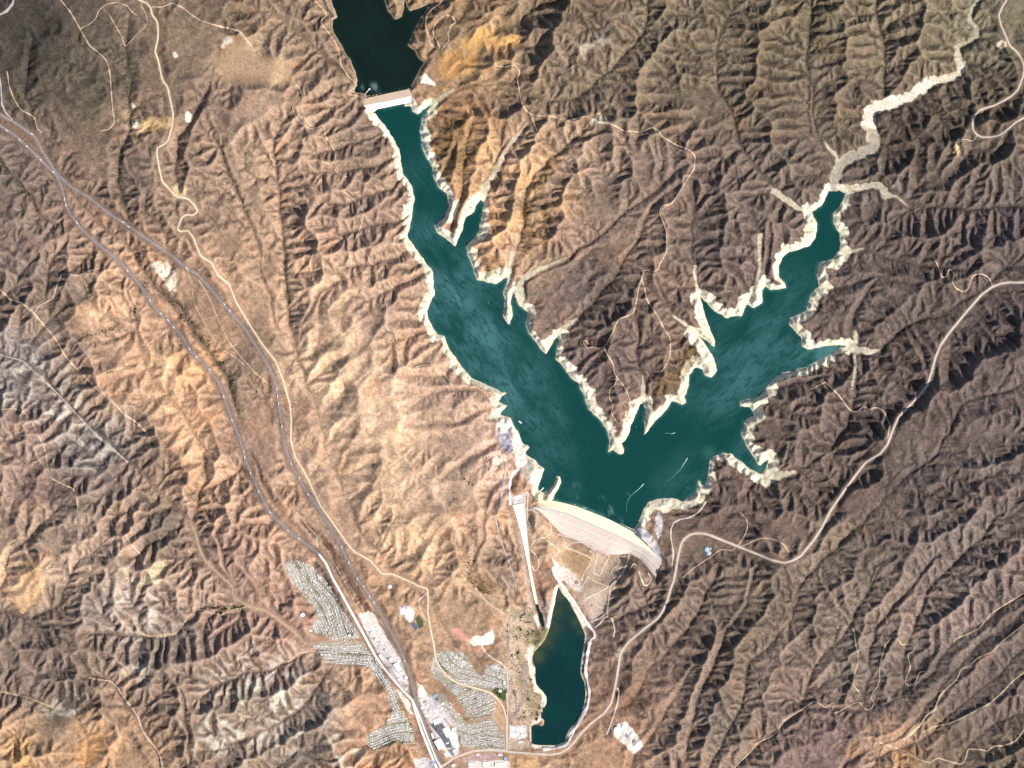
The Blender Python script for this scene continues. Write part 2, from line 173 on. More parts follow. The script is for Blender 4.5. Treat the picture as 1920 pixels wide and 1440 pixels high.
 ("abutment track", .8, "pale", P("1152,1084 1145,1075 1150,1065 1160,1060 1158,1050 1165,1045 1172,1042"), 1),
 ("abutment loop", .7, "dirtpale", P("1180,1070 1188,1056 1196,1060 1200,1080 1208,1098 1214,1098 1222,1085 1215,1075"), 1),
 ("field cross road", .9, "dirtpale", P("1092,1128 1110,1118 1135,1105 1143,1100"), 1), ("field cross road", .7, "dirtpale", P("1100,1082 1120,1092 1142,1100"), 1),
 ("launch road", 1.6, "white", P("957,947 956,930 955,915 957,900 962,888 972,880"), 1),
 ("launch road", 1.2, "pale", P("983,948 984,930 986,922 990,924 989,945 988,960 990,975 995,987 1003,988 1008,975 1006,962 998,955 990,957"), 1),
 ("overlook road", .9, "lilac", P("926,955 930,975 935,1000 945,1030 955,1055 965,1090 968,1105 960,1110 950,1095 940,1080"), 1),
 ("coast road", 1.3, "lilac", P("936,800 938,830 944,855 948,880 944,905 940,930 938,955"), 1),
 ("creek trail west", .7, "dirt", P("15,135 18,160 30,190 40,205 58,215 68,222 72,240 80,250"), 1),
 ("mountain road west", 1.0, "lilac", P("-60,120 0,140 4,165 5,195 12,212 25,225"), 1),
 ("saddle track", .7, "dirt", P("233,997 240,1010 250,1025 262,1035 275,1060"), 1),
 ("school road", .9, "pale", P("801,1112 785,1125 790,1150 800,1165"), 1),
]
BARE = [  # pale drained beds: half width start, end, strength, line
 (2,4,.55,"1833,0 1822,17 1817,37 1830,50 1833,67 1813,80 1795,87"),(4,7,.9,"1795,92 1796,103 1803,120 1797,137 1780,147 1753,150"),
 (7,12,1,"1753,150 1733,163 1707,180 1673,193 1647,200 1633,213 1629,233"),(11,10,.6,"1629,233 1636,250 1640,268 1634,281 1615,287 1597,293 1577,310"),(9,8,.5,"1577,310 1570,325 1566,340 1560,357"),
 (7,5,.75,"1573,355 1590,356 1613,353 1632,348 1650,347 1658,357 1660,367"),(4,2,.7,"1660,367 1680,367 1700,385"),
 (5,3,.75,"1565,325 1572,308 1568,292 1556,280 1547,267"),(6,5,.75,"1453,360 1470,372 1493,390 1520,397"),
 (4,3,.75,"1427,443 1422,470 1425,500 1418,530"),(3,2,.8,"1303,500 1303,520 1310,545"),(3,3,.8,"1313,556 1306,540 1303,500"),(4,3,.8,"1306,627 1290,612 1262,592"),
 (8,6,.85,"1587,649 1605,640 1603,622"),(8,5,.85,"1587,649 1610,655 1635,660 1650,656"),(3,2,.5,"1604,660 1602,690 1597,730"),
 (8,5,.85,"1437,870 1448,850"),(10,6,.85,"1432,888 1450,893 1470,890 1490,885"),(6,4,.8,"1440,905 1435,912"),
 (5,3,.8,"1577,472 1600,470 1618,466"),(6,4,.8,"1050,626 1062,610 1080,598"),(4,3,.8,"1207,752 1206,730 1205,705"),
 (6,3,.8,"966,552 975,530 985,520 1008,508 1030,498 1060,484"),(5,4,.85,"952,525 955,505 960,470"),(10,6,.8,"975,560 975,530"),
 (6,4,.85,"905,372 913,350 925,325 940,300"),(4,2,.75,"940,300 955,275 975,245 990,230"),(6,4,.6,"797,210 815,195 827,182 850,168"),
 (5,3,.7,"750,300 735,310 722,320"),(4,3,.7,"733,253 715,240"),(4,3,.8,"795,487 783,492"),(5,3,.8,"937,777 925,780 912,783"),(4,3,.6,"1400,577 1404,560"),
]
WASH = [(2.2,"867,1080 880,1095 893,1106 915,1130 945,1152"),(1.6,"-20,1292 0,1297 50,1307 100,1327"),(1.6,"467,1137 500,1147 527,1167 560,1193"),(1.4,"250,1185 290,1195 330,1190"),(1.6,"590,1222 560,1225 530,1250")]
TREES_LINE = [ # dark riparian scrub: half width, line
 (3.0,"255,478 268,498 275,510"),(2.6,"300,540 320,560 335,562 348,580 360,605 375,620 388,640 392,650"),(4.0,"410,680 425,685 435,705 440,718 438,735 445,755"),
 (3.0,"300,545 335,575 365,625 390,655"),(3.2,"405,680 430,700 445,740 450,775"),(2.2,"536,480 540,540 546,610"),
 (5.0,"0,300 20,330 45,350 60,370 75,380"),(3.5,"95,405 110,420"),(2.5,"120,585 160,560 195,530"),(2.5,"150,640 190,620 230,605"),(2.6,"200,700 235,690 262,680"),
 (2.2,"20,1030 12,1060 5,1085"),(3.2,"20,1020 60,1005 85,985"),(4.5,"393,1139 420,1141 455,1138"),(3.5,"412,1152 425,1160"),(3.2,"462,1258 480,1246 495,1240"),
 (2.5,"385,870 378,890 370,915 360,950"),(1.8,"120,580 95,600 105,570"),(2.5,"228,280 230,330 228,380"),(3,"240,100 243,180 243,240"),
 (2.4,"862,158 880,156"),(2.4,"935,160 948,158"),(2.6,"1655,655 1697,613 1747,597 1780,587"),(3.0,"1040,300 1075,260 1085,258"),(2.8,"1000,350 1030,308"),
 (3.0,"275,515 262,560 258,600"),(2.2,"1517,60 1530,80 1535,110"),(3,"1545,5 1560,30"),(3,"1050,500 1075,480"),
]
SHRUB = [P("985,360 997,385 1000,420 1003,440 993,480 980,470 978,430 975,400"),P("1015,385 1030,380 1032,420 1027,465 1017,455 1018,420"),
 P("1235,705 1275,690 1280,655 1305,650 1312,665 1295,695 1270,730 1230,745 1222,735"),P("905,485 930,480 935,500 930,515 912,515"),
 P("820,250 860,215 875,220 865,260 830,290 815,285"),P("845,290 895,270 890,300 865,325 845,325"),P("870,1085 900,1075 920,1090 930,1115 905,1112"),P("1000,345 1040,300 1030,330 1005,380")]

# ------------------------------------------------------------------ terrain: drainage network grown by water erosion
def vnoise(xs, ys, cell, seed):
    """smooth value noise on points (1-D xs along columns, 1-D ys along rows)"""
    r = np.random.RandomState(seed)
    gx = (xs - X0) / cell + 2; gy = (ys - Y0) / cell + 2
    nx = int(gx.max()) + 4; ny = int(gy.max()) + 4
    g = r.rand(ny, nx).astype(np.float32) * 2 - 1
    ix = gx.astype(int); fx = (gx - ix).astype(np.float32); iy = gy.astype(int); fy = (gy - iy).astype(np.float32)
    def cub(f):
        return (-.5*f+f*f-.5*f**3, 1-2.5*f*f+1.5*f**3, .5*f+2*f*f-1.5*f**3, -.5*f*f+.5*f**3)
    wx = cub(fx); wy = cub(fy)
    row = sum(g[:, ix + k - 1] * wx[k][None, :] for k in range(4))
    return sum(row[iy + k - 1, :] * wy[k][:, None] for k in range(4))

def fbm(xs, ys, cell, seed, octv=4, gain=.5):
    a, t, n = 1.0, 0, 0
    for o in range(octv):
        t = t + a * vnoise(xs, ys, cell / 2**o, seed + 17 * o); n += a*a; a *= gain
    return t / math.sqrt(n) * 1.6

class Grid:
    def __init__(self, step, box=None):
        self.s = step
        self.x0, self.y0, x1, y1 = box or (X0, Y0, X1, Y1)
        self.nx = int(round((x1 - self.x0) / step)) + 1; self.ny = int(round((y1 - self.y0) / step)) + 1
        self.xs = self.x0 + step * np.arange(self.nx); self.ys = self.y0 + step * np.arange(self.ny)
        self.shape = (self.ny, self.nx)
    def window(self, line, pad):
        """the part of this grid round a line, and where it sits"""
        c0 = max(0, int((min(p[0] for p in line) - pad - self.x0) / self.s)); c1 = min(self.nx - 1, int((max(p[0] for p in line) + pad - self.x0) / self.s) + 1)
        r0 = max(0, int((min(p[1] for p in line) - pad - self.y0) / self.s)); r1 = min(self.ny - 1, int((max(p[1] for p in line) + pad - self.y0) / self.s) + 1)
        if c1 <= c0 or r1 <= r0: return None, None
        w = Grid(self.s, (self.xs[c0], self.ys[r0], self.xs[c1], self.ys[r1]))
        return w, (slice(r0, r1 + 1), slice(c0, c1 + 1))
    def inside(self, poly):
        par = np.zeros(self.shape, np.int8)
        n = len(poly)
        for i in range(n):
            (xa, ya), (xb, yb) = poly[i], poly[(i + 1) % n]
            if ya == yb: continue
            if ya > yb: xa, ya, xb, yb = xb, yb, xa, ya
            j0 = max(0, math.ceil((ya - self.y0) / self.s)); j1 = min(self.ny - 1, math.ceil((yb - self.y0) / self.s) - 1)
            for j in range(j0, j1 + 1):
                x = xa + (self.ys[j] - ya) / (yb - ya) * (xb - xa)
                k = max(0, math.ceil((x - self.x0) / self.s))
                if k < self.nx: par[j, k:] ^= 1
        return par.astype(bool)
    def dist(self, line, maxd, closed=False, vals=None, out=None):
        """distance to a polyline within maxd; also the parameter value interpolated along it"""
        D = np.full(self.shape, 1e9, np.float32) if out is None else out
        V = None if vals is None else np.zeros(self.shape, np.float32)
        n = len(line)
        for i in range(n if closed else n - 1):
            (xa, ya), (xb, yb) = line[i], line[(i + 1) % n]
            c0 = max(0, int((min(xa, xb) - maxd - self.x0) / self.s)); c1 = min(self.nx, int((max(xa, xb) + maxd - self.x0) / self.s) + 2)
            r0 = max(0, int((min(ya, yb) - maxd - self.y0) / self.s)); r1 = min(self.ny, int((max(ya, yb) + maxd - self.y0) / self.s) + 2)
            if c1 <= c0 or r1 <= r0: continue
            X = self.xs[c0:c1][None, :]; Y = self.ys[r0:r1][:, None]
            dx, dy = xb - xa, yb - ya
            t = np.clip(((X - xa) * dx + (Y - ya) * dy) / max(dx*dx + dy*dy, 1e-9), 0, 1)
            d = np.sqrt((X - xa - t*dx)**2 + (Y - ya - t*dy)**2)
            sub = D[r0:r1, c0:c1]; m = d < sub
            sub[m] = d[m]
            if vals is not None: V[r0:r1, c0:c1][m] = (vals[i] + t * (vals[min(i + 1, n - 1)] - vals[i]))[m]
        return D if vals is None else (D, V)
    def sdist(self, poly, maxd):
        d = self.dist(poly, maxd, closed=True)
        np.minimum(d, maxd, out=d)
        d[self.inside(poly)] *= -1
        return d

def arc(line):
    a = [0.0]
    for (xa, ya), (xb, yb) in zip(line, line[1:]): a.append(a[-1] + math.hypot(xb - xa, yb - ya))
    return a

def wiggle(line, amp, seed):
    """a natural course: fractal side-to-side displacement of a traced line"""
    a = arc(line); n = max(3, int(a[-1] / 5)); t = np.linspace(0, a[-1], n)
    x = np.interp(t, a, [p[0] for p in line]); y = np.interp(t, a, [p[1] for p in line])
    r = np.random.RandomState(seed); o = np.zeros(n)
    for lam, k in ((70, 1.0), (34, .7), (16, .4)):
        m = int(a[-1] / lam) + 3
        o += k * np.interp(t / lam, np.arange(m), r.uniform(-1, 1, m))
    tx = np.gradient(x); ty = np.gradient(y); L = np.hypot(tx, ty) + 1e-6
    o *= amp * np.minimum(1, np.minimum(t, a[-1] - t) / 12)
    return list(zip(x - ty / L * o, y + tx / L * o))

def roughen(poly, amp, seed):
    """ragged natural outline: small fractal in-and-out of every reach"""
    n = len(poly); q = poly + poly[:1]; a = arc(q); m = int(a[-1] / 2.2); t = np.linspace(0, a[-1], m, endpoint=False)
    x = np.interp(t, a, [p[0] for p in q]); y = np.interp(t, a, [p[1] for p in q])
    x = (np.roll(x, 1) + 2*x + np.roll(x, -1)) / 4; y = (np.roll(y, 1) + 2*y + np.roll(y, -1)) / 4
    r = np.random.RandomState(seed); o = np.zeros(m)
    for lam, k in ((14, .9), (7, .6), (3.5, .35)):
        c = int(a[-1] / lam) + 3; o += k * np.interp(t / lam, np.arange(c), r.uniform(-1, 1, c))
    tx = np.roll(x, -1) - np.roll(x, 1); ty = np.roll(y, -1) - np.roll(y, 1); L = np.hypot(tx, ty) + 1e-6
    return list(zip(x - ty / L * o * amp, y + tx / L * o * amp))

LAKE = roughen(LAKE, 1.3, 1); FOREBAY = roughen(FOREBAY, 1.1, 2); LAGOON = roughen(LAGOON, .5, 3); ISLANDS = [roughen(i_, .8, 4) for i_ in ISLANDS]

def upsample(a, g0, g1):
    fx = (g1.xs - X0) / g0.s; fy = (g1.ys - Y0) / g0.s
    ix = np.minimum(fx.astype(int), g0.nx - 2); iy = np.minimum(fy.astype(int), g0.ny - 2)
    tx = (fx - ix)[None, :]; ty = (fy - iy)[:, None]
    r = a[:, ix] * (1 - tx) + a[:, ix + 1] * tx
    return (r[iy] * (1 - ty) + r[iy + 1] * ty)

def blur(a, n=1):
    for _ in range(n):
        p = np.pad(a, 1, mode='edge')
        a = (p[1:-1, :-2] + 2*p[1:-1, 1:-1] + p[1:-1, 2:]) * .25
        p = np.pad(a, 1, mode='edge')
        a = (p[:-2, 1:-1] + 2*p[1:-1, 1:-1] + p[2:, 1:-1]) * .25
    return a

def base_heights(g):
    """fixed floor (water and valley bottoms) and ridge guide lines on grid g"""
    fix = np.full(g.shape, np.nan, np.float32)
    for k, (z0, z1, s) in enumerate(VAL):
        ln = wiggle(P(s), 4.5 if k else 1.5, k); a = arc(ln); vals = [z0 + (z1 - z0) * (t / a[-1])**.75 for t in a]
        d, v = g.dist(ln, g.s * 1.2, vals=vals)
        m = d < g.s * .72
        fix[m] = np.where(np.isnan(fix[m]), v[m], np.minimum(fix[m], v[m]))
    water = np.zeros(g.shape, bool)
    for nm, poly in (('forebay', FOREBAY), ('lake', LAKE), ('lagoon', LAGOON)):
        m = g.inside(poly); fix[m] = LEVELS[nm]; water |= m
    rid = np.full(g.shape, np.nan, np.float32)
    for k, (z0, z1, s) in enumerate(RID):
        ln = wiggle(P(s), 4.5, 500 + k); a = arc(ln); vals = [z0 + (z1 - z0) * (t / a[-1]) for t in a]
        d, v = g.dist(ln, g.s * 1.2, vals=vals)
        m = (d < g.s * .72) & np.isnan(fix)
        rid[m] = v[m]
    return fix, rid, water

def relax(h, known, kv, n):
    h = np.where(known, kv, h)
    for _ in range(n):
        p = np.pad(h, 1, mode='edge')
        h = np.where(known, kv, (p[:-2, 1:-1] + p[2:, 1:-1] + p[1:-1, :-2] + p[1:-1, 2:]) * .25)
    return h

OFFS = [(-1, -1), (-1, 0), (-1, 1), (0, -1), (0, 1), (1, -1), (1, 0), (1, 1)]
def erode(g, h, fixed, steps, kdt, ratio, diff, uplift, repose):
    """implicit stream-power erosion with hillslope creep"""
    ny, nx = g.shape; N = ny * nx; dx = g.s * S
    idx = np.arange(N).reshape(g.shape)
    edge = np.zeros(g.shape, bool); edge[0] = edge[-1] = True; edge[:, 0] = edge[:, -1] = True
    base = (fixed | edge).ravel(); h = h.astype(np.float64)
    rs = np.random.RandomState(int(g.s * 10)); hard = np.exp(.35 * fbm(g.xs, g.ys, 30, 77, 4)); kdt = kdt * hard
    for it in range(steps):
        for _ in range(6):   # lift small pits
            p = np.pad(h, 1, constant_values=1e9)
            mn = np.full(g.shape, 1e9)
            for dy, dxx in OFFS: mn = np.minimum(mn, p[1 + dy:1 + dy + ny, 1 + dxx:1 + dxx + nx])
            pit = (h <= mn) & ~base.reshape(g.shape)
            h = np.where(pit, mn + .05, h)
        p = np.pad(h, 1, constant_values=1e9)
        best = np.zeros(g.shape); rec = idx.copy(); dl = np.full(g.shape, dx)
        for dy, dxx in OFFS:
            L = dx * (1.41421 if dy and dxx else 1)
            sl = (h - p[1 + dy:1 + dy + ny, 1 + dxx:1 + dxx + nx]) / L
            sl = sl * rs.uniform(.4, 1.6, g.shape)
            m = sl > best
            best = np.where(m, sl, best); rec = np.where(m, idx + dy * nx + dxx, rec); dl = np.where(m, L, dl)
        rec = rec.ravel(); dl = dl.ravel()
        rec[base] = np.arange(N)[base]
        # depth of every cell in its drainage tree (pointer doubling)
        depth = (rec != np.arange(N)).astype(np.int32); ptr = rec.copy()
        while True:
            depth2 = depth + depth[ptr]; ptr2 = ptr[ptr]
            if np.array_equal(ptr2, ptr): break
            depth, ptr = depth2, ptr2
        order = np.argsort(depth, kind='stable'); ds = depth[order]
        cuts = np.searchsorted(ds, np.arange(ds[-1] + 2))
        A = np.full(N, dx * dx)
        for k in range(ds[-1], 0, -1):
            o = order[cuts[k]:cuts[k + 1]]
            np.add.at(A, rec[o], A[o]) if len(o) < 2000 else A.__iadd__(np.bincount(rec[o], A[o], N))
        F = kdt.ravel() * np.sqrt(A) / dl; U = (kdt / hard * ratio).ravel() * uplift.ravel()
        hf = h.ravel().copy(); free = ~base; hf[free] += U[free]
        for k in range(1, ds[-1] + 1):
            o = order[cuts[k]:cuts[k + 1]]
            hf[o] = (hf[o] + F[o] * hf[rec[o]]) / (1 + F[o])
        h = hf.reshape(g.shape)
        p = np.pad(h, 1, mode='edge')
        lap = p[:-2, 1:-1] + p[2:, 1:-1] + p[1:-1, :-2] + p[1:-1, 2:] - 4 * h
        h = np.where(base.reshape(g.shape), h, h + diff * lap)
        for _ in range(1):      # loose slopes slump to the angle of repose
            p = np.pad(h, 1, mode='edge'); lim = dx * repose
            h = np.minimum(h, np.minimum(np.minimum(p[:-2, 1:-1], p[2:, 1:-1]), np.minimum(p[1:-1, :-2], p[1:-1, 2:])) + lim)
            h = np.minimum(h, np.minimum(np.minimum(p[:-2, :-2], p[2:, 2:]), np.minimum(p[2:, :-2], p[:-2, 2:])) + lim * 1.41421)
    return h, A.reshape(g.shape)

def build_terrain():
    g0 = Grid(12.0); fix, rid, w = base_heights(g0)
    known = ~np.isnan(fix) | ~np.isnan(rid)
    kv = np.where(~np.isnan(fix), fix, np.where(~np.isnan(rid), rid, 0))
    h = relax(np.full(g0.shape, 80.0), known, kv, 900)
    g = g0
    for step, iters, n, kdt in ((6.0, 120, 34, .05), (3.0, 30, 30, .05), (1.5, 10, 22, .045)):
        g1 = Grid(step); h = upsample(h, g, g1); g = g1
        fix, rid, w = base_heights(g)
        fx = ~np.isnan(fix)
        if step == 6.0:
            known = fx | ~np.isnan(rid); kv = np.where(fx, fix, np.where(known, rid, 0))
            h = relax(h, known, kv, iters)
            near = g.dist([(-999, -999), (-998, -998)], 1)
            for z0, z1, q in RID: near = g.dist(P(q), 60, out=near)
            k = np.clip(near / 60, .25, 1)
            h = h + np.where(fx, 0, k * (1 + .6 * soft_map(g)) * (15 * fbm(g.xs, g.ys, 120, 5, 3) + 8 * fbm(g.xs, g.ys, 48, 9, 2)))
        else:
            h = np.where(fx, fix, np.maximum(h, -95))
        amp = {6.0: 7.0, 3.0: 5.5, 1.5: 2.2}[step]
        h = h + np.where(fx, 0, amp * fbm(g.xs, g.ys, 5 * step, int(step * 10) + 3, 3))
        # softer, lower country in the grassy west, sharper in the brush of the east and the far south-west
        soft = soft_map(g)
        ratio = (16 - 4 * soft) * np.exp(.28 * fbm(g.xs, g.ys, 150, 4242, 2)) ; diff = (.03 + .03 * soft) * {6.0: .35, 3.0: .45, 1.5: .6}[step]
        h, A = erode(g, h, fx, n, kdt, ratio, diff, 1 - flat_map(g), .88 - .26 * soft + .08 * fbm(g.xs, g.ys, 50, 88, 3))
    h = .7 * h + .3 * blur(h, 1)
    sm = soft_map(g)[..., None][..., 0] * .55; h = h * (1 - sm) + blur(h, 40) * sm
    # bend the straight reaches: a gentle warp that fades out at the shores
    near = g.dist(LAKE, 24, closed=True); near = g.dist(FOREBAY, 24, closed=True, out=near); near = g.dist(LAGOON, 24, closed=True, out=near)
    k = np.clip((near - 3) / 18, 0, 1)
    ox = k * (1.9 * fbm(g.xs, g.ys, 30, 1001, 2) + .7 * fbm(g.xs, g.ys, 9, 1003, 2)); oy = k * (1.9 * fbm(g.xs, g.ys, 30, 2001, 2) + .7 * fbm(g.xs, g.ys, 9, 2003, 2))
    X, Y = np.meshgrid(g.xs, g.ys)
    h = sample(g, h, X + ox, Y + oy); A = sample(g, A, X + ox, Y + oy)
    return g, h, A

def blob(g, pts):
    m = np.zeros(g.shape, np.float32)
    for x, y, r, v in pts:
        m = np.maximum(m, v * np.exp(-(((g.xs[None, :] - x) / r)**2 + ((g.ys[:, None] - y) / r)**2)))
    return m
def soft_map(g):
    return np.clip(blob(g, [(700, 800, 170, 1), (640, 650, 110, .9), (820, 950, 110, 1), (280, 680, 110, .8), (360, 800, 90, .8), (480, 150, 90, .6), (150, 600, 60, .7), (300, 100, 120, .5),
        (60, 1100, 60, .8), (840, 1200, 120, .8), (690, 1340, 70, .9), (420, 560, 90, .8), (1060, 1050, 70, 1), (170, 1400, 60, .6), (900, 130, 90, .5), (480, 800, 60, .5), (1180, 1290, 80, .6)]), 0, 1)
TOWN = [P("532,1057 552,1050 585,1062 608,1085 640,1140 675,1195 685,1235 720,1300 770,1385 790,1440 870,1560 970,1560 960,1420 950,1405 953,1310 950,1255 913,1255 867,1222 817,1220 800,1290 782,1300 760,1255 720,1180 680,1140 668,1180 640,1200 582,1183 597,1157 580,1127 547,1093"),
        P("587,1210 640,1198 683,1203 700,1260 720,1290 740,1330 728,1357 690,1377 683,1393 700,1407 740,1390 783,1393 787,1420 770,1372 752,1340 713,1280 693,1245 640,1248 613,1240"),
        P("947,1147 990,1140 1003,1187 1000,1240 1005,1290 1025,1330 1000,1400 955,1410"), P("1020,965 1045,1000 1100,1020 1170,1045 1140,1130 1105,1190 1060,1130 1045,1060"),
        P("410,60 430,67 547,127 550,157 500,160 420,160 405,110"), P("700,1130 720,1160 760,1240 785,1300 770,1300 740,1230 700,1160")]
def flat_map(g):
    m = np.zeros(g.shape, np.float32)
    for p in TOWN: m = np.maximum(m, np.clip(.5 - g.sdist(p, 16) / 16, 0, 1))
    return m

SPILL_L = P("961,947 968,968 976,997 983,1027 990,1062 996,1095 1001,1120 1005,1134"); SPILL_R = P("983,943 986,968 988,997 991,1022 994,1052 999,1082 1005,1112 1009,1132")
DAM_TOE = P("1003,953 1010,957 1020,966 1030,977 1040,988 1052,1001 1075,1009 1097,1017 1120,1029 1143,1040 1162,1040 1180,1038 1200,1048 1212,1061 1223,1075 1230,1082")
DAM_CREST = P("1000,952 1010,953 1018,954 1037,957 1063,963 1088,974 1113,985 1138,996 1163,1007 1185,1018 1205,1028 1215,1034 1222,1040 1232,1046 1238,1052 1240,1058")
DAM_WATER = P("1000,948 1010,943 1020,940 1037,937 1060,942 1080,947 1101,955 1122,963 1139,970 1155,978 1170,986 1185,994 1197,1005 1205,1013 1213,1021 1222,1030")
FDAM_TOE = P("690,207 701,213 707,206 730,201 756,196 764,196 772,192")
FDAM_CREST = P("682,198 695,195 707,193 725,190 745,185 760,182 772,179")
FDAM_WATER = P("684,183 690,181 700,179 725,173 745,169 760,166 772,162")

def finish(g, h):
    """shorelines, dam seats, graded pads and road benches"""
    for nm, poly in (('lake', LAKE), ('forebay', FOREBAY), ('lagoon', LAGOON), ('pond', POND), ('channel', CHANNEL)):
        L = LEVELS[nm]; sd = g.sdist(poly, 40)
        land = L + np.clip(sd, 0, 6) * 1.6
        k = np.clip(sd / 6, 0, 1)
        if nm in ('pond', 'channel'):
            h = np.where(sd < 14, np.minimum(h, L + 1 + np.maximum(sd, 0) * 3.0), h)
        h = np.where((sd >= 0) & (sd < 6), land * (1 - k) + np.maximum(h, land) * k, h)
        h = np.where(sd < 0, L - np.minimum(-sd * 1.6 + .3, 18), h)
    for isl in ISLANDS:
        sd = g.sdist(isl, 12)
        h = np.where(sd < 0, np.minimum(.4 - sd * 1.6, 7), np.where(sd < 3, -1 - sd * 2, h))
    fm = flat_map(g); k = blur(fm, 3); hb = blur(h, 60); h = h * (1 - k * .93) + hb * k * .93
    return h

def sample(g, a, x, y):
    fx = np.clip((np.asarray(x, float) - X0) / g.s, 0, g.nx - 1.001); fy = np.clip((np.asarray(y, float) - Y0) / g.s, 0, g.ny - 1.001)
    ix = fx.astype(int); iy = fy.astype(int); tx = fx - ix; ty = fy - iy
    return a[iy, ix]*(1-tx)*(1-ty) + a[iy, ix+1]*tx*(1-ty) + a[iy+1, ix]*(1-tx)*ty + a[iy+1, ix+1]*tx*ty

def resample(line, step):
    a = arc(line); n = max(2, int(a[-1] / step) + 1); t = np.linspace(0, a[-1], n)
    x = np.interp(t, a, [p[0] for p in line]); y = np.interp(t, a, [p[1] for p in line])
    for _ in range(2):
        x[1:-1] = (x[:-2] + 2*x[1:-1] + x[2:]) / 4; y[1:-1] = (y[:-2] + 2*y[1:-1] + y[2:]) / 4
    return x, y

def bench(g, h, line, half, soft_len, soft=13.0, lift=0.0):
    x, y = resample(line, 4.0); z = sample(g, h, x, y)
    n = max(1, int(soft_len / 4)); zz = np.pad(z, n, mode='edge'); z = np.convolve(zz, np.ones(2*n+1) / (2*n+1), 'valid') + lift
    d, v = g.dist(list(zip(x, y)), half + soft + 2, vals=list(z))
    k = np.clip((half + soft - d) / soft, 0, 1); k = k*k*(3-2*k)
    return h * (1 - k) + np.where(d < half + soft + 2, v, 0) * k

# ------------------------------------------------------------------ what the ground is made of
def lin(c):
    c = np.asarray(c, float) / 255.0
    return np.where(c <= .04045, c / 12.92, ((c + .055) / 1.055)**2.4)

SOIL = """60,40:66,58,49 150,120:80,70,54 240,150:95,80,62 340,80:116,95,72 430,40:108,88,68 480,120:172,141,110 560,60:135,110,84 600,100:130,105,80 860,50:120,95,66 900,80:180,140,90
1000,60:120,100,78 1120,60:98,80,58 1250,60:105,90,68 1400,50:98,84,62 1550,40:98,85,62 1700,40:112,97,73 1850,60:108,98,74
60,140:72,64,50 60,200:98,83,64 150,170:86,74,55 260,220:140,112,86 400,200:126,101,82 500,220:158,127,100 600,220:146,118,92 690,270:128,104,84 880,220:168,122,76 950,200:134,108,82 1100,170:106,89,68 1250,170:102,87,67 1400,200:95,80,62 1560,200:100,84,66 1700,260:80,66,54 1850,200:88,75,58
40,330:112,92,78 150,400:160,124,99 250,330:116,96,77 350,330:138,111,88 480,330:158,127,98 560,300:170,134,104 680,400:148,119,97 860,280:130,100,65 920,430:184,138,92 1000,370:175,140,104 985,310:182,146,108 925,320:182,142,98 955,430:185,146,108 1025,400:150,118,84 1075,330:150,122,98 880,330:160,120,76 1100,290:150,124,100 1060,420:152,120,97 1120,350:113,93,77 1220,320:122,100,84 1330,370:102,84,72 1440,330:98,83,70 1660,400:93,77,68 1800,320:98,83,70 1880,420:92,78,71
40,500:126,104,88 120,560:114,96,79 190,590:200,155,115 280,560:172,132,98 340,560:155,120,92 400,580:158,122,90 480,560:168,132,98 620,560:188,150,114 720,560:162,129,103 1080,530:106,89,79 1150,560:88,73,64 1230,620:112,90,74 1350,470:98,81,72 1620,560:94,78,70 1750,560:87,72,64 1880,600:84,70,64
40,700:128,115,108 150,650:130,105,87 240,700:186,141,103 320,690:208,163,113 380,680:200,145,94 460,700:126,103,83 480,760:158,122,95 620,700:212,172,128 700,760:206,166,126 850,760:172,137,111 1120,680:97,80,72 1500,760:97,80,70 1600,800:91,75,65 1750,760:89,73,65 1880,760:93,77,71
40,860:160,125,102 120,900:112,92,81 180,850:114,102,94 280,860:136,110,90 350,830:190,145,102 420,900:186,144,105 480,850:148,115,92 620,880:182,145,110 720,900:206,166,124 860,920:182,147,116 920,880:194,154,129 1400,960:95,76,65 1600,960:89,73,63 1750,900:90,76,69 1880,900:101,85,77
60,1010:156,126,101 40,1090:200,160,120 150,1030:182,147,116 250,1010:168,133,106 310,1000:100,87,73 420,1020:158,122,98 480,980:180,135,102 620,1020:160,125,98 760,1020:200,160,117 870,1010:194,149,109 920,1040:138,113,91 1020,1030:168,123,88 1100,1050:160,125,92 1180,1120:122,102,87 1300,1100:102,84,71 1450,1110:106,89,73 1560,1020:121,101,83 1650,1050:101,85,73 1780,1020:106,91,81 1880,1080:111,93,83
40,1180:126,104,86 100,1140:122,102,84 230,1140:156,134,116 340,1110:170,135,107 450,1100:166,128,103 300,1190:136,114,98 430,1200:156,121,98 560,1180:156,118,95 730,1100:168,128,93 840,1150:163,128,95 1150,1180:111,91,77 1300,1200:111,91,75 1440,1180:106,89,71 1570,1180:111,95,79 1700,1150:131,109,93 1800,1160:126,105,93 1900,1150:92,77,68
40,1280:136,111,91 60,1390:176,136,90 180,1370:194,144,89 120,1330:98,83,68 250,1310:146,114,88 350,1300:150,120,95 450,1300:138,118,97 480,1350:156,131,106 580,1330:146,121,98 660,1300:186,141,101 700,1420:176,131,90 1180,1300:132,100,77 1250,1310:141,111,89 1330,1340:106,91,77 1500,1260:121,99,83 1620,1240:106,91,79 1750,1240:92,78,70 1850,1300:97,80,72
300,1400:150,117,85 420,1400:140,115,93 560,1410:126,106,88 1050,1430:172,132,97 1150,1430:177,132,94 1280,1400:132,107,87 1550,1410:122,97,87 1690,1420:172,132,97 1800,1400:97,82,66 1900,1420:97,82,64"""

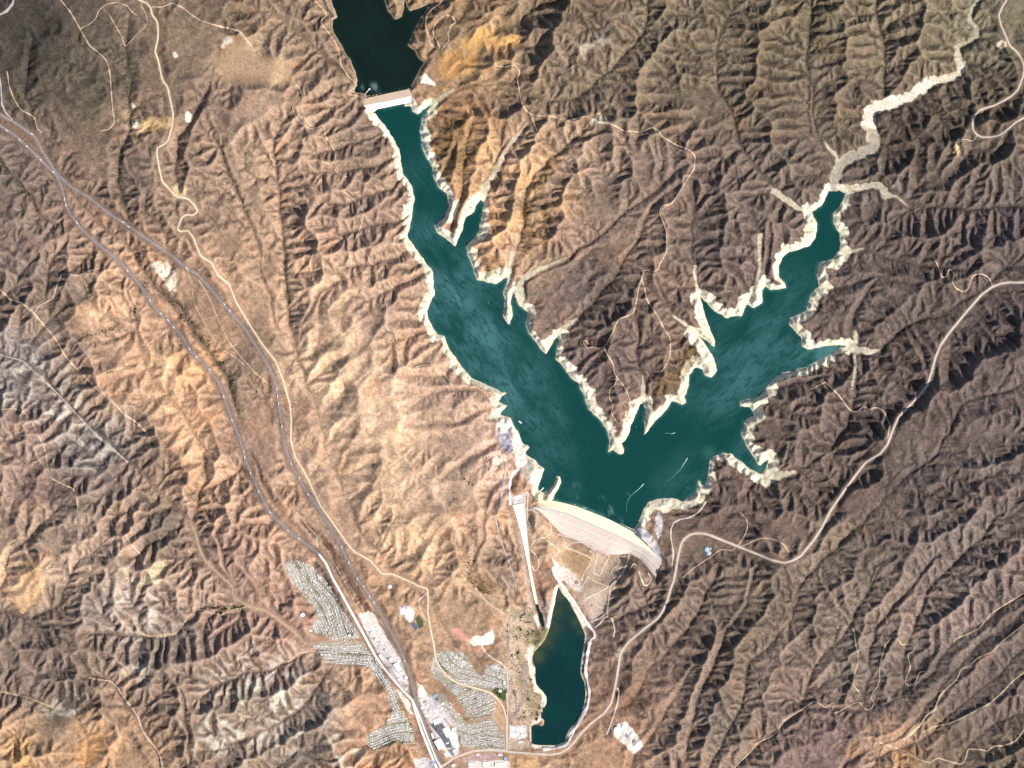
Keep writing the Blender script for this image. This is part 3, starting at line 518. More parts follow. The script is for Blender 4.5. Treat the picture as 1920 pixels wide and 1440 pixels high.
PAINT = [ # colour, edge softness, strength, outline
 ((206,180,152),8,.55,"1046,1004 1100,1022 1180,1044 1165,1080 1140,1140 1108,1168 1085,1130 1062,1092 1040,1040"),((190,164,138),7,.5,"985,965 1005,962 1030,985 1045,1010 1040,1040 1010,1060 1000,1030"),
 ((178,146,114),14,.55,"407,117 420,70 430,67 452,60 500,97 547,127 550,157 520,160 500,158 460,165 420,160"),
 ((212,166,104),10,.7,"862,80 880,68 900,52 920,55 930,72 945,66 972,68 976,80 955,88 935,95 905,92 890,100 870,95"),
 ((190,140,82),8,.6,"820,110 850,95 890,100 900,120 870,140 840,150 825,140"),
 ((234,226,212),2,1,"787,157 790,145 797,138 806,148 817,156 815,162 806,158 796,155"),
 ((214,190,146),8,.7,"318,350 335,345 348,355 345,370 330,368"),((205,170,124),7,.7,"250,232 285,222 322,225 325,240 290,250 255,248"),
 ((222,206,184),4,.9,"284,497 296,490 315,492 326,505 334,530 330,545 318,545 306,522 292,510"),
 ((226,214,196),2,.9,"348,215 354,210 360,216 359,229 350,230"),((222,210,192),2,.85,"252,228 258,225 263,235 258,242 250,240"),((232,224,210),2,.85,"246,196 252,194 255,201 248,203"),((226,214,196),2,.85,"325,100 331,98 334,107 328,110"),((226,214,190),3,.8,"425,70 436,67 437,82 424,84 418,92 413,88"),
 ((220,206,182),3,.8,"1107,222 1120,226 1124,214 1130,222 1142,228 1140,233 1120,232 1108,236"),
 ((222,200,170),2,.9,"1868,82 1878,76 1886,79 1886,88 1876,92 1868,89"),((196,170,126),2,.95,"1786,278 1792,271 1797,275 1798,286 1793,294 1786,290"),
 ((226,212,200),3,.9,"934,786 955,785 965,800 974,822 986,850 980,880 968,880 966,848 960,825 950,812 930,815 930,798"),
 ((160,156,172),2,1,"932,817 938,812 951,813 957,825 959,833 963,842 962,847 955,848 948,842 939,836 936,826"),
 ((226,205,182),3,.8,"922,855 934,845 946,852 950,866 940,875 925,868"),((208,170,132),4,.7,"925,880 940,872 945,880 940,890 928,893"),
 ((202,196,200),2,.95,"960,932 968,929 981,926 983,944 961,946"),((150,112,82),3,.7,"958,925 960,900 968,888 980,900 985,915 978,928 965,931"),
 ((184,178,180),1.5,1,"1186,995 1200,984 1212,995 1224,1005 1217,1024 1204,1012"),((206,200,204),3,.8,"1212,1030 1228,1012 1237,1030 1240,1050 1229,1074 1221,1062"),((212,204,204),2,.8,"1230,970 1235,960 1243,974 1240,1000 1233,1012 1228,990"),
 ((166,134,102),3,.85,"1060,1028 1112,1048 1096,1082 1075,1070 1052,1046"),((152,120,96),3,.7,"1062,1024 1075,1017 1092,1018 1110,1030 1108,1045"),
 ((222,206,194),3,.9,"1035,1044 1042,1056 1062,1066 1080,1078 1092,1100 1090,1112 1074,1106 1058,1090 1048,1094 1040,1078"),
 ((192,170,156),5,.75,"1092,1105 1138,1100 1140,1150 1108,1166 1098,1140"),((140,104,80),1,.8,"1076,1090 1083,1088 1085,1095 1078,1096"),
 ((190,168,152),4,.7,"972,985 980,1000 988,1060 998,1120 1006,1150 1000,1180 990,1150 982,1080 975,1030"),
 ((178,152,138),4,.7,"1010,1135 1030,1120 1036,1130 1028,1165 1022,1172 1018,1160"),((228,215,198),2,.8,"1006,1150 1012,1172 1008,1176 1001,1158"),((228,215,198),2,.8,"1019,1150 1027,1172 1032,1160 1036,1140 1040,1120 1043,1128 1037,1160 1030,1176 1024,1178"),
 ((112,88,76),4,.95,"560,975 600,995 640,1045 690,1130 730,1205 768,1285 776,1308 766,1306 735,1250 700,1185 678,1135 650,1085 620,1035 590,1010"),
 ((222,213,206),2.5,1,"672,1152 690,1146 702,1152 716,1180 752,1238 766,1280 769,1302 758,1296 740,1276 716,1240 692,1198 680,1172"),((224,200,186),3,.8,"674,1152 690,1148 700,1152 706,1172 690,1178"),
 ((236,226,206),1.2,1,"742,1290 755,1299 770,1320 775,1340 769,1339 757,1319 746,1300"),((236,226,206),1.2,1,"781,1278 791,1286 801,1302 792,1309 782,1309 783,1292"),
 ((208,200,196),2.5,.95,"783,1312 800,1304 830,1338 852,1388 862,1412 846,1422 826,1402 800,1352"),((200,194,192),2,.9,"802,1302 826,1322 850,1352 848,1362 830,1345 808,1320"),
 ((92,92,102),1.2,.95,"806,1358 826,1352 833,1362 842,1386 848,1402 838,1404 826,1384 812,1368"),((110,110,116),1.5,.9,"838,1406 850,1403 858,1412 848,1420"),((244,240,230),1,.9,"848,1366 855,1366 861,1400 857,1408 846,1376"),
 ((196,160,124),3,.85,"922,1300 935,1312 944,1340 948,1366 945,1386 938,1366 924,1345"),((74,88,52),2,.95,"922,1298 930,1290 950,1294 951,1306 945,1316 938,1311"),
 ((158,120,90),3,.85,"805,1268 820,1275 845,1300 868,1325 880,1348 892,1352 905,1345 915,1348 885,1358 870,1350 850,1328 828,1296 806,1280"),
 ((72,88,54),1.2,.95,"779,1160 785,1153 793,1165 794,1175 785,1181"),((98,108,140),1.2,.9,"770,1167 778,1169 785,1178 779,1181 771,1175"),((212,212,210),1.5,.9,"750,1138 768,1136 778,1148 776,1160 768,1168 760,1160 750,1150"),
 ((178,150,145),2,.9,"866,1424 890,1414 930,1413 931,1425 868,1430"),((204,164,124),3,.8,"955,1416 1008,1416 1010,1460 955,1460"),((222,214,208),2,.9,"955,1361 988,1361 988,1386 955,1386"),((190,170,150),2.5,.8,"952,1386 990,1386 1000,1404 952,1406"),
 ((226,216,204),2.5,.95,"1147,1368 1160,1356 1174,1355 1190,1370 1207,1400 1200,1410 1187,1413 1165,1392 1152,1380"),
 ((240,230,212),1.5,1,"880,1203 890,1192 905,1193 922,1182 928,1190 926,1207 888,1212"),((222,158,140),5,.8,"848,1180 862,1180 878,1192 886,1204 874,1206 858,1196"),((206,146,116),6,.6,"868,1215 900,1213 930,1214 915,1222 880,1222"),((106,86,76),3,.8,"848,1198 868,1205 862,1217 848,1214"),
 ((232,214,178),3,.8,"1036,925 1046,905 1043,895 1036,912 1020,925 1008,922 1002,935 1010,942 1036,936"),
 ((218,212,190),4,.7,"985,860 1002,866 1020,880 1012,905 1008,920 990,900 975,880"),
 ((88,106,64),5,.7,"1000,1200 1012,1196 1022,1178 1030,1180 1026,1192 1018,1206 1008,1214 1000,1222"),((92,96,70),3,.6,"990,1185 1010,1180 1014,1190 1000,1200"),
 ((222,214,204),1.5,.9,"878,1428 905,1428 935,1426 956,1428 956,1470 878,1470"),((205,195,190),2,.9,"775,1425 800,1420 830,1440 870,1470 780,1470"),
 ((196,150,104),5,.35,"1600,1390 1606,1386 1618,1408 1596,1428 1580,1404"),((206,156,98),8,.35,"1672,1405 1715,1402 1725,1440 1680,1450"),
 ((205,158,96),10,.35,"20,1385 50,1375 60,1410 50,1440 20,1430"),((200,142,84),9,.35,"150,1390 185,1370 190,1420 160,1440 140,1430"),
 ((214,172,126),7,.6,"30,1060 70,1045 85,1090 70,1130 40,1150 28,1120"),((212,196,160),6,.6,"232,1052 244,1085 270,1090 285,1060 300,1045 310,1060 298,1092 262,1096 236,1086 228,1060"),
 ((200,186,168),7,.5,"1155,1228 1170,1210 1172,1235 1162,1240"),((205,185,150),6,.8,"600,1000 590,1012 584,1024 600,1030"),
]
ESTATE = [((160,154,140), "532,1057 552,1050 585,1062 608,1085 640,1140 675,1195 640,1200 582,1183 590,1165 597,1157 580,1127 547,1093"),
 ((160,154,140), "587,1210 640,1198 683,1203 700,1250 640,1248 613,1240"),
 ((160,154,140), "692,1236 704,1238 730,1280 752,1330 772,1370 787,1420 778,1396 740,1390 700,1407 683,1393 690,1377 727,1357 737,1327 723,1293 697,1260"),
 ((160,154,140), "808,1240 817,1222 845,1222 867,1223 882,1245 890,1262 905,1270 912,1246 930,1246 950,1258 953,1290 935,1292 918,1298 935,1312 925,1345 912,1348 892,1354 925,1342 938,1372 948,1385 950,1405 880,1405 862,1396 856,1370 848,1362 805,1306 830,1300 808,1272"),
 ((204,178,152), "947,1147 962,1142 990,1140 1003,1180 990,1215 990,1250 995,1290 1018,1318 1018,1345 1000,1358 957,1358 953,1260")]
BEACH = [(5.0,"996,1212 991,1230 996,1253 1000,1275 1006,1292 1016,1300 1021,1312 1018,1328"),(4.0,"1015,1330 1016,1346 1002,1356 997,1368 996,1390"),(3.0,"1096,1190 1091,1235 1087,1262 1096,1290 1096,1315 1090,1340"),(3.0,"1000,1400 1030,1402 1058,1397"),(2.5,"1062,1384 1080,1362"),
 (4,"1046,1100 1034,1150 1028,1172"),(5,"1052,1098 1064,1116 1080,1142 1094,1172"),(6,"700,212 712,228 728,248 736,258"),(9,"795,246 797,268 800,290"),(5,"690,208 700,222")]

def paint(g, col, poly, c, soft, k, seed=None):
    w, sl = g.window(poly, soft + 4)
    if w is None: return
    sd = w.sdist(poly, soft + 4) + fbm(w.xs, w.ys, 7, seed or 4, 2) * soft * .35
    m = np.clip(.5 - sd / soft, 0, 1)[..., None] * k
    col[sl] = col[sl] * (1 - m) + lin(c) * m

def stroke(g, arr, line, w0, w1, soft, k, value=None):
    a = arc(line); vals = [w0 + (w1 - w0) * t / a[-1] for t in a]
    w, sl = g.window(line, max(w0, w1) + soft + 3)
    if w is None: return
    d, v = w.dist(line, max(w0, w1) + soft + 3, vals=vals)
    d = np.minimum(d, 99) + fbm(w.xs, w.ys, 9, 31, 3) * np.minimum(v * .35, 2.5)
    m = np.clip((v - d) / soft + .5, 0, 1) * k
    if value is None: arr[sl] = np.maximum(arr[sl], m)
    else: arr[sl] = arr[sl] * (1 - m[..., None]) + lin(value) * m[..., None]

def ground_colour(g, h, A):
    gc = Grid(10.0)
    pts = []
    for t in SOIL.split():
        a, b = t.split(':'); pts.append(tuple(map(float, a.split(','))) + tuple(lin([float(v) for v in b.split(',')])))
    wx = 16 * fbm(gc.xs, gc.ys, 60, 201, 3); wy = 16 * fbm(gc.xs, gc.ys, 60, 301, 3)
    num = np.zeros(gc.shape + (3,)); den = np.full(gc.shape, 1e-6)
    for x, y, r, gg, b in pts:
        d2 = (gc.xs[None, :] + wx - x)**2 + (gc.ys[:, None] + wy - y)**2
        k = 1 / (d2 + 500.0)**1.7 * 1e5
        num += k[..., None] * np.array([r, gg, b]); den += k
    base = num / den[..., None]
    col = np.stack([upsample(base[..., i], gc, g) for i in range(3)], -1)
    # cover: brush patches and bare crests, plus relief shading painted in: gullies dark, crests light
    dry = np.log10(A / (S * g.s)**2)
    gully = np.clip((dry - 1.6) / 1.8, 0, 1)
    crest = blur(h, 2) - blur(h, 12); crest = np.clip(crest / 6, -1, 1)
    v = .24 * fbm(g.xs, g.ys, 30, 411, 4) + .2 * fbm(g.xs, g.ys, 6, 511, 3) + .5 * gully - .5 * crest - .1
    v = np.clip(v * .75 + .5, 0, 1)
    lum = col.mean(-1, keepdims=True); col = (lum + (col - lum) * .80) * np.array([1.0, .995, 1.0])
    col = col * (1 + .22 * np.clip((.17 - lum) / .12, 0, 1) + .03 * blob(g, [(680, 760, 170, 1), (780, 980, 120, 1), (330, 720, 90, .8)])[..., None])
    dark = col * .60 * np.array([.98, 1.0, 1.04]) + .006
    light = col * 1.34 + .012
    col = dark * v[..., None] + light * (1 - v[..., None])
    dk = blob(g, [(60, 850, 130, .7), (150, 1000, 130, .5), (110, 1250, 150, .8), (330, 1240, 150, .7), (560, 1330, 110, .7), (60, 60, 150, 1), (40, 420, 110, .6), (160, 840, 110, .6), (430, 1000, 90, .4)])[..., None]
    col = (col + (col.mean(-1, keepdims=True) - col) * .22 * dk) * (1 - .24 * dk)
    tn = (blob(g, [(985, 330, 30, 1), (960, 410, 24, 1), (905, 270, 26, .8), (1035, 300, 24, .7), (925, 420, 26, .9), (865, 250, 26, .5), (1060, 380, 30, .6), (1010, 440, 24, .6)]) * np.clip(.75 + .5 * fbm(g.xs, g.ys, 12, 91, 3), 0, 1) * .75)[..., None]
    col = col * (1 - tn) + lin((208, 162, 112)) * tn
    # outcrops and pale clay in the south-west badlands and the grey gully country of the far west
    grey = blob(g, [(60, 720, 70, .7), (170, 830, 60, .6), (110, 770, 60, .7), (520, 1320, 90, .9), (440, 1290, 60, .6), (260, 1140, 50, .8), (640, 1420, 50, .8), (130, 1330, 50, .5), (420, 1370, 60, .7), (250, 1250, 40, .6), (1100, 90, 50, .4), (1660, 350, 40, .3)])
    ex = np.clip(fbm(g.xs, g.ys, 18, 611, 4) * .8 + .5 * crest, 0, 1) * grey
    col = col * (1 - ex[..., None]) + lin((206, 196, 180)) * ex[..., None]
    # ochre and rusty soil patches
    och = np.clip(fbm(g.xs, g.ys, 40, 711, 3) - .75, 0, 1) * .35
    col = col * (1 - och[..., None]) + col * np.array([1.25, .98, .78]) * och[..., None]
    # drawn-down shore of the reservoir
    sd = g.sdist(LAKE, 46); rim = h - LEVELS['lake']
    n = fbm(g.xs, g.ys, 22, 811, 4)
    wmap = 14 + 7.5 * np.clip(blob(g, [(880, 480, 60, 1), (1150, 830, 60, 1), (1350, 620, 130, 1), (1540, 520, 100, 1), (1440, 800, 110, 1), (1260, 930, 90, 1), (1080, 720, 60, .9), (820, 380, 60, .8), (980, 860, 60, 1), (1460, 640, 120, .6)]), 0, 1)
    wmap += 4.0 * n - 1.5 * np.clip(crest, -1, 1)
    ring = np.clip((wmap - np.maximum(sd, 0) - np.clip(rim - 30, -16, 40) * .10) / 2.0, 0, 1) * (sd < 45)
    for nm, poly, wd in (('forebay', FOREBAY, 2.0), ('lagoon', LAGOON, 3.0)):
        s2 = g.sdist(poly, 12); ring = np.maximum(ring, np.clip((wd + n - s2) / 2, 0, 1) * (.35 if nm == 'forebay' else .7))
    bed = np.zeros(g.shape, np.float32)
    for q, (w0, w1, k, s) in enumerate(BARE): stroke(g, bed, wiggle(P(s), 1.5, len(s)), w0 + 1, w1 + .5 if q < 6 else w1 * .4, 2.5, k)
    for isl in ISLANDS: stroke(g, bed, isl + isl[:1], 1.5, 1.5, 1.5, 1)
    tone = .5 + .5 * np.clip(fbm(g.xs, g.ys, 14, 911, 4), -1, 1)
    sand = lin((242, 229, 203))[None, None] * (1 - tone[..., None] * .35) + lin((198, 190, 154))[None, None] * tone[..., None] * .35
    band = (.90 + .09 * np.sin(rim * .7 + 3 * n)) * (1 - .22 * np.clip(1 - np.abs(sd) / 2.0, 0, 1)) * (1 - .10 * np.clip(fbm(g.xs, g.ys, 9, 271, 3), 0, 1))         # old water lines
    ring = np.maximum(ring, bed * np.array(.85))
    col = col * (1 - ring[..., None]) + sand * band[..., None] * ring[..., None]
    # pale green growth on the upper bed of the side inlets
    grn = blob(g, [(822, 185, 18, .8), (930, 320, 22, .6), (905, 350, 14, .5), (1010, 512, 26, .45), (985, 545, 16, .5), (1612, 640, 22, .4), (1455, 885, 18, .4), (920, 783, 10, .7), (965, 500, 14, .4), (1195, 740, 14, .3), (1660, 360, 16, .3)]) * ring
    grn = grn * np.clip(.5 + fbm(g.xs, g.ys, 8, 77, 3), 0, 1)
    col = col * (1 - grn[..., None]) + lin((128, 150, 110)) * grn[..., None]
    stroke(g, col, P("1753,150 1733,163 1707,180 1673,193 1647,200 1633,213 1630,233"), 8, 9, 5, .85, (232, 220, 202))
    stroke(g, col, P("1803,120 1797,137 1780,147 1753,150"), 4, 7, 4, .7, (216, 202, 180))
    stroke(g, col, P("1638,258 1634,281 1597,293 1577,310 1567,333 1562,352"), 9, 7, 4, .75, (160, 150, 134))
    for w0, s in WASH: stroke(g, col, P(s), w0, w0, 1.6, .6, (208, 184, 148))
    for c, s in ESTATE: paint(g, col, P(s), c, 9 if c[0] > 180 else 4, .9)
    for w0, s in BEACH: stroke(g, col, P(s), w0, w0, 2, .92, (246, 232, 204))
    for s, w_, c_ in (('965,1150 985,1148 996,1165', 9, (150, 134, 104)), ('968,1180 985,1190 990,1205', 8, (142, 128, 96)), ('975,1270 990,1300 1005,1325', 8, (146, 130, 100)), ('985,1310 1012,1330', 8, (150, 132, 104)), ('960,1345 990,1348 1005,1340', 5, (130, 120, 92)), ('972,1225 980,1250', 6, (146, 130, 100))): stroke(g, col, P(s), w_, w_, 8, .6, c_)
    for s, w_ in (('560,1070 590,1110 620,1160 650,1195', 14), ('600,1225 680,1225', 10), ('710,1270 745,1330 770,1380', 9), ('820,1240 850,1275 900,1292', 10), ('850,1310 900,1320', 12), ('850,1380 930,1390', 12), ('700,1390 760,1380', 10)):
        gm = np.zeros(g.shape, np.float32); stroke(g, gm, P(s), w_, w_, 10, 1); gm *= np.clip(.2 + .9 * fbm(g.xs, g.ys, 9, 61, 3), 0, 1) * .75
        col = col * (1 - gm[..., None]) + lin((104, 112, 82)) * gm[..., None]
    for s in ('955,1160 951,1180 950,1205 956,1235 966,1255 972,1262','975,1150 962,1165','968,1190 955,1200','985,1250 978,1265 988,1290 978,1318 962,1345','965,1300 968,1330 962,1352','958,1268 962,1300'): stroke(g, col, P(s), 2.2, 2.2, 1.5, .75, (158, 148, 146))
    for c, soft, k, s in PAINT: paint(g, col, P(s), c, soft, k)
    for w0, s in TREES_LINE: stroke(g, col, wiggle(P(s), 4, 3), w0 * .6, w0 * .6, 6, .3, (66, 64, 48))
    for pl in SHRUB: paint(g, col, pl, (112, 88, 52), 8, .5)
    # verge of the highways
    for s, w_ in (('262,478 285,520 310,552 345,580 372,632 400,665', 7), ('405,680 428,700 445,745 455,800', 7), ('535,460 538,520 542,590 552,660 575,705', 2.5), ('460,880 490,930 520,970', 4)): stroke(g, col, wiggle(P(s), 3, 12), w_, w_, 6, .6, (108, 91, 80))
    for s in ('0,222 60,262 105,325 180,400 250,455 330,505','400,560 450,625 500,705 518,760 532,840 550,890 600,965','330,520 370,580 410,640 450,690 490,740 505,790','470,900 520,975 570,1015 610,1045'): stroke(g, col, wiggle(P(s), 3, 8), 6, 6, 14, .45, (140, 112, 92))
    for nm, w0, c, ln, b in ROADS:
        if b == 3: stroke(g, col, ln, w0 + 4.5, w0 + 4.5, 8, .75, (122, 101, 88))
        elif b == 2: stroke(g, col, ln, w0 + 1.6, w0 + 1.6, 3, .35, (190, 160, 128))
    gr = np.random.RandomState(3).normal(0, 1, g.shape)
    col = col * (1 + .10 * gr + .06 * blur(gr, 1) * 2)[..., None]
    return np.clip(col, .004, .92)

# ------------------------------------------------------------------ Blender side
import bpy
scene = bpy.context.scene
COL = scene.collection
R = random.Random(11)
def W(x, y): return ((x - 960.0) * S, (720.0 - y) * S)

def tag(o, label=None, cat=None, group=None, kind=None):
    for k, v in (('label', label), ('category', cat), ('group', group), ('kind', kind)):
        if v: o[k] = v
    return o
def link(name, me, mat=None, parent=None):
    o = bpy.data.objects.new(name, me); COL.objects.link(o)
    if mat is not None:
        for m in (mat if isinstance(mat, (list, tuple)) else [mat]): me.materials.append(m)
    if parent is not None: o.parent = parent
    return o
def empty(name, loc, rz=0.0):
    o = bpy.data.objects.new(name, None); COL.objects.link(o); o.location = loc; o.rotation_euler = (0, 0, rz); o.empty_display_size = 5
    return o
def mesh(name, v, f, mi=None, smooth=False):
    me = bpy.data.meshes.new(name); me.from_pydata([tuple(map(float, p)) for p in v], [], [tuple(map(int, q)) for q in f])
    if mi is not None: me.polygons.foreach_set('material_index', np.asarray(mi, np.int32))
    if smooth: me.polygons.foreach_set('use_smooth', np.ones(len(f), bool))
    me.update(); return me
def bulk(name, V, F, smooth=False):
    """big mesh from arrays; F is n x 3 or n x 4"""
    V = np.ascontiguousarray(V, np.float32); F = np.ascontiguousarray(F, np.int32); k = F.shape[1]
    me = bpy.data.meshes.new(name)
    me.vertices.add(len(V)); me.vertices.foreach_set('co', V.ravel())
    me.loops.add(F.size); me.loops.foreach_set('vertex_index', F.ravel())
    me.polygons.add(len(F)); me.polygons.foreach_set('loop_start', np.arange(0, F.size, k, dtype=np.int32))
    if smooth: me.polygons.foreach_set('use_smooth', np.ones(len(F), bool))
    me.update(calc_edges=True)
    return me
def vcol(me, name, rgb):
    a = me.attributes.new(name, 'FLOAT_COLOR', 'POINT')
    a.data.foreach_set('color', np.concatenate([np.asarray(rgb, np.float32), np.ones((len(rgb), 1), np.float32)], 1).ravel())

class M:
    """a small node-material builder"""
    def __init__(s, name, rough=.9, spec=.2):
        s.m = bpy.data.materials.new(name); s.m.use_nodes = True; s.t = s.m.node_tree; s.b = s.t.nodes['Principled BSDF']
        s.b.inputs['Roughness'].default_value = rough; s.b.inputs['Specular IOR Level'].default_value = spec
    def n(s, typ, **kw):
        nd = s.t.nodes.new(typ)
        for k, v in kw.items():
            if hasattr(nd, k): setattr(nd, k, v)
            else: nd.inputs[k.replace('_', ' ')].default_value = v
        return nd
    def l(s, a, b): s.t.links.new(a, b)
    def noise(s, scale, detail=4, rough=.55, mapping=None):
        nz = s.n('ShaderNodeTexNoise'); nz.inputs['Scale'].default_value = scale; nz.inputs['Detail'].default_value = detail; nz.inputs['Roughness'].default_value = rough
        src = s.n('ShaderNodeNewGeometry').outputs['Position']
        if mapping:
            mp = s.n('ShaderNodeMapping'); mp.inputs['Rotation'].default_value = (0, 0, mapping[0]); mp.vector_type = 'TEXTURE'; mp.inputs['Scale'].default_value = (1 / mapping[1], 1 / mapping[2], 1); s.l(src, mp.inputs['Vector']); src = mp.outputs['Vector']
        s.l(src, nz.inputs['Vector']); return nz.outputs['Fac']
    def ramp(s, fac, stops):
        r = s.n('ShaderNodeValToRGB'); e = r.color_ramp.elements
        e[0].position, e[1].position = stops[0][0], stops[-1][0]
        e[0].color = (*stops[0][1], 1); e[1].color = (*stops[-1][1], 1)
        for p, c in stops[1:-1]: k = e.new(p); k.color = (*c, 1)
        s.l(fac, r.inputs['Fac']); return r.outputs['Color']
    def mul(s, a, b, typ='MULTIPLY', fac=1.0):
        x = s.n('ShaderNodeMix', data_type='RGBA', blend_type=typ); x.inputs[0].default_value = fac
        s.l(a, x.inputs[6]); s.l(b, x.inputs[7]); return x.outputs[2]
    def mix(s, fac, a, b):
        x = s.n('ShaderNodeMix', data_type='RGBA'); s.l(fac, x.inputs[0]); s.l(a, x.inputs[6]); s.l(b, x.inputs[7]); return x.outputs[2]
    def rgb(s, c):
        n = s.n('ShaderNodeRGB'); n.outputs[0].default_value = (*c, 1); return n.outputs[0]
    def attr(s, name, out='Color'):
        a = s.n('ShaderNodeAttribute'); a.attribute_name = name; return a.outputs[out]
    def color(s, c): s.l(c, s.b.inputs['Base Color']); return s
    def bump(s, h, dist, strength=.5):
        b = s.n('ShaderNodeBump'); b.inputs['Distance'].default_value = dist; b.inputs['Strength'].default_value = strength
        s.l(h, b.inputs['Height']); s.l(b.outputs['Normal'], s.b.inputs['Normal']); return s

def toned(name, c, var=.2, scale=.02, rough=.9, spec=.2, detail=5):
    """one real colour with procedural mottling"""
    m = M(name, rough, spec); c = lin(c)
    m.color(m.ramp(m.noise(scale, detail, .65), [(.25, tuple(np.clip(c * (1 - var), 0, 1))), (.75, tuple(np.clip(c * (1 + var), 0, .93)))]))
    return m.m

def mat_ground():
    m = M('dry_hill_ground', 1.0, .05)
    c = m.attr('ground_tint')
    c = m.mul(c, m.ramp(m.noise(.030, 6, .7), [(.28, (.89, .895, .9)), (.72, (1.11, 1.10, 1.09))]))
    c = m.mul(c, m.ramp(m.noise(.16, 3, .7), [(.3, (.84, .845, .85)), (.7, (1.16, 1.155, 1.15))]))
    m.color(c); m.bump(m.noise(.05, 6, .75), 5.0, .5)
    return m.m
def mat_water(name, deep, pale, shallow):
    m = M(name, .28, .35)
    # wind streaks run down each arm: sun glint on ripples mixed in as paler colour
    px = m.n('ShaderNodeSeparateXYZ'); m.l(m.n('ShaderNodeNewGeometry').outputs['Position'], px.inputs[0])
    side = m.n('ShaderNodeMapRange'); side.inputs[1].default_value = 900; side.inputs[2].default_value = 1900; m.l(px.outputs[0], side.inputs[0])
    def streak(scale, ratio, det):
        return m.mix(side.outputs[0], m.noise(scale, det, .62, (math.radians(-52), 1.0, ratio)), m.noise(scale, det, .62, (math.radians(40), 1.0, ratio)))
    st1 = streak(.0016, 2.4, 7); st2 = streak(.0085, 3.4, 6); st3 = m.noise(.0045, 5, .65, (math.radians(-75), 1.0, 3.0))
    a = m.n('ShaderNodeMath', operation='MULTIPLY'); b = m.n('ShaderNodeMath', operation='ADD')
    sx = m.n('ShaderNodeSeparateColor'); m.l(m.attr('water_tint'), sx.inputs[0])
    r1 = m.ramp(st1, [(.38, (.12, .12, .12)), (.58, (1, 1, 1))]); r2 = m.ramp(st2, [(.38, (.25, .25, .25)), (.5, (1, 1, 1))])
    k = m.mul(r1, r2)
    k2 = m.mul(k, sx.outputs[0])
    base = m.mix(k2, m.rgb(lin(deep)), m.rgb(lin(pale)))
    k3 = m.mul(m.ramp(st3, [(.45, (0, 0, 0)), (.66, (1, 1, 1))]), sx.outputs[2])
    base = m.mix(k3, base, m.rgb(lin((120, 158, 158))))
    base = m.mix(sx.outputs[1], base, m.rgb(lin(shallow)))
    base = m.mul(base, m.ramp(m.noise(.13, 2, .6), [(.3, (.9, .9, .9)), (.7, (1.1, 1.1, 1.1))]))
    m.color(base); m.bump(m.noise(.2, 3, .6, (.8, 1, 2)), .3, .25)
    return m.m

def grid_faces(mask):
    """quads of a grid whose cells are kept by mask, with compacted vertices"""
    ny, nx = mask.shape[0] + 1, mask.shape[1] + 1
    j, i = np.nonzero(mask)
    a = j * nx + i
    F = np.stack([a, a + nx, a + nx + 1, a + 1], 1)
    used, inv = np.unique(F, return_inverse=True)
    return used, inv.reshape(F.shape)

print('terrain...')
G, H, A = build_terrain()
H = finish(G, H)
for nm, w0, c, ln, b in ROADS:
    if b >= 2: H = bench(G, H, ln, w0, 28)

# flat gravel floors of the drained river bed and inlets
for w0, w1, k, s in BARE:
    if max(w0, w1) >= 4: H = bench(G, H, wiggle(P(s), 1.5, len(s)), max(w0, w1) * .75, 16, 7)
H = np.where(G.sdist(LAKE, 6) < 0, np.minimum(H, -.5), H)
# seats for the two dams: the hillside is graded to meet them
CREST_Z, FCREST_Z = 34.0, 26.0
def grade(line, z, half, soft, keep_water=True):
    """blend the ground to heights z along a line"""
    global H
    x, y = resample(line, 1.5); z = np.interp(np.linspace(0, 1, len(x)), np.linspace(0, 1, len(z)), z)
    d, v = G.dist(list(zip(x, y)), half + soft + 2, vals=list(z))
    k = np.clip((half + soft - d) / soft, 0, 1); k = k*k*(3-2*k)
    if keep_water: k = np.where(G.sdist(LAKE, 6) < 2.5, 0, k)
    H = H * (1 - k) + np.where(d < half + soft + 2, v, 0) * k
def toe_heights(n, lo, z_start, z_end):
    t = np.linspace(0, 1, n); e = lambda q: 1 - np.clip(q / .30, 0, 1); s_ = lambda u: u*u*(3-2*u)
    return lo + (z_start - lo) * s_(e(t)) + (z_end - lo) * s_(e(1 - t))
TOE_Z = toe_heights(80, -60.0, 27.0, 0.0); FTOE_Z = np.full(20, 1.0)
grade(DAM_CREST[:2], [CREST_Z - 2] * 2, 3, 14); grade([DAM_CREST[-1], (1243, 1066)], [CREST_Z - 3] * 2, 2, 14); grade([DAM_WATER[-1], DAM_CREST[-1]], [22, CREST_Z - 3], 3, 12)
grade(DAM_TOE, TOE_Z - 1, 1.5, 17)
grade(FDAM_CREST[:1] + [(674, 199)], [FCREST_Z - 2] * 2, 2, 8); grade(FDAM_CREST[-1:] + [(780, 176)], [FCREST_Z - 2] * 2, 2, 8)
def dam_seat(crest, toe, water, ztop, zup, tz):
    global H
    x, y = resample(toe, 1.5); z = np.interp(np.linspace(0, 1, len(x)), np.linspace(0, 1, len(tz)), tz)
    dC = np.minimum(G.dist(crest, 90), 90); dT, zT = G.dist(list(zip(x, y)), 90, vals=list(z)); dT = np.minimum(dT, 90); dW = np.minimum(G.dist(water, 60), 60)
    dn = G.inside(crest + toe[::-1]); up = G.inside(water + crest[::-1])
    surf = ztop - (ztop - zT) * dC / (dC + dT + .01); su = ztop - (ztop - zup) * dC / (dC + dW + .01)
    H = np.where(dn, surf - 6, H); H = np.where(up, su - 6, H)
dam_seat(DAM_CREST, DAM_TOE, DAM_WATER, CREST_Z, -3, TOE_Z)
dam_seat(FDAM_CREST, FDAM_TOE, FDAM_WATER, FCREST_Z, 10.0, FTOE_Z)
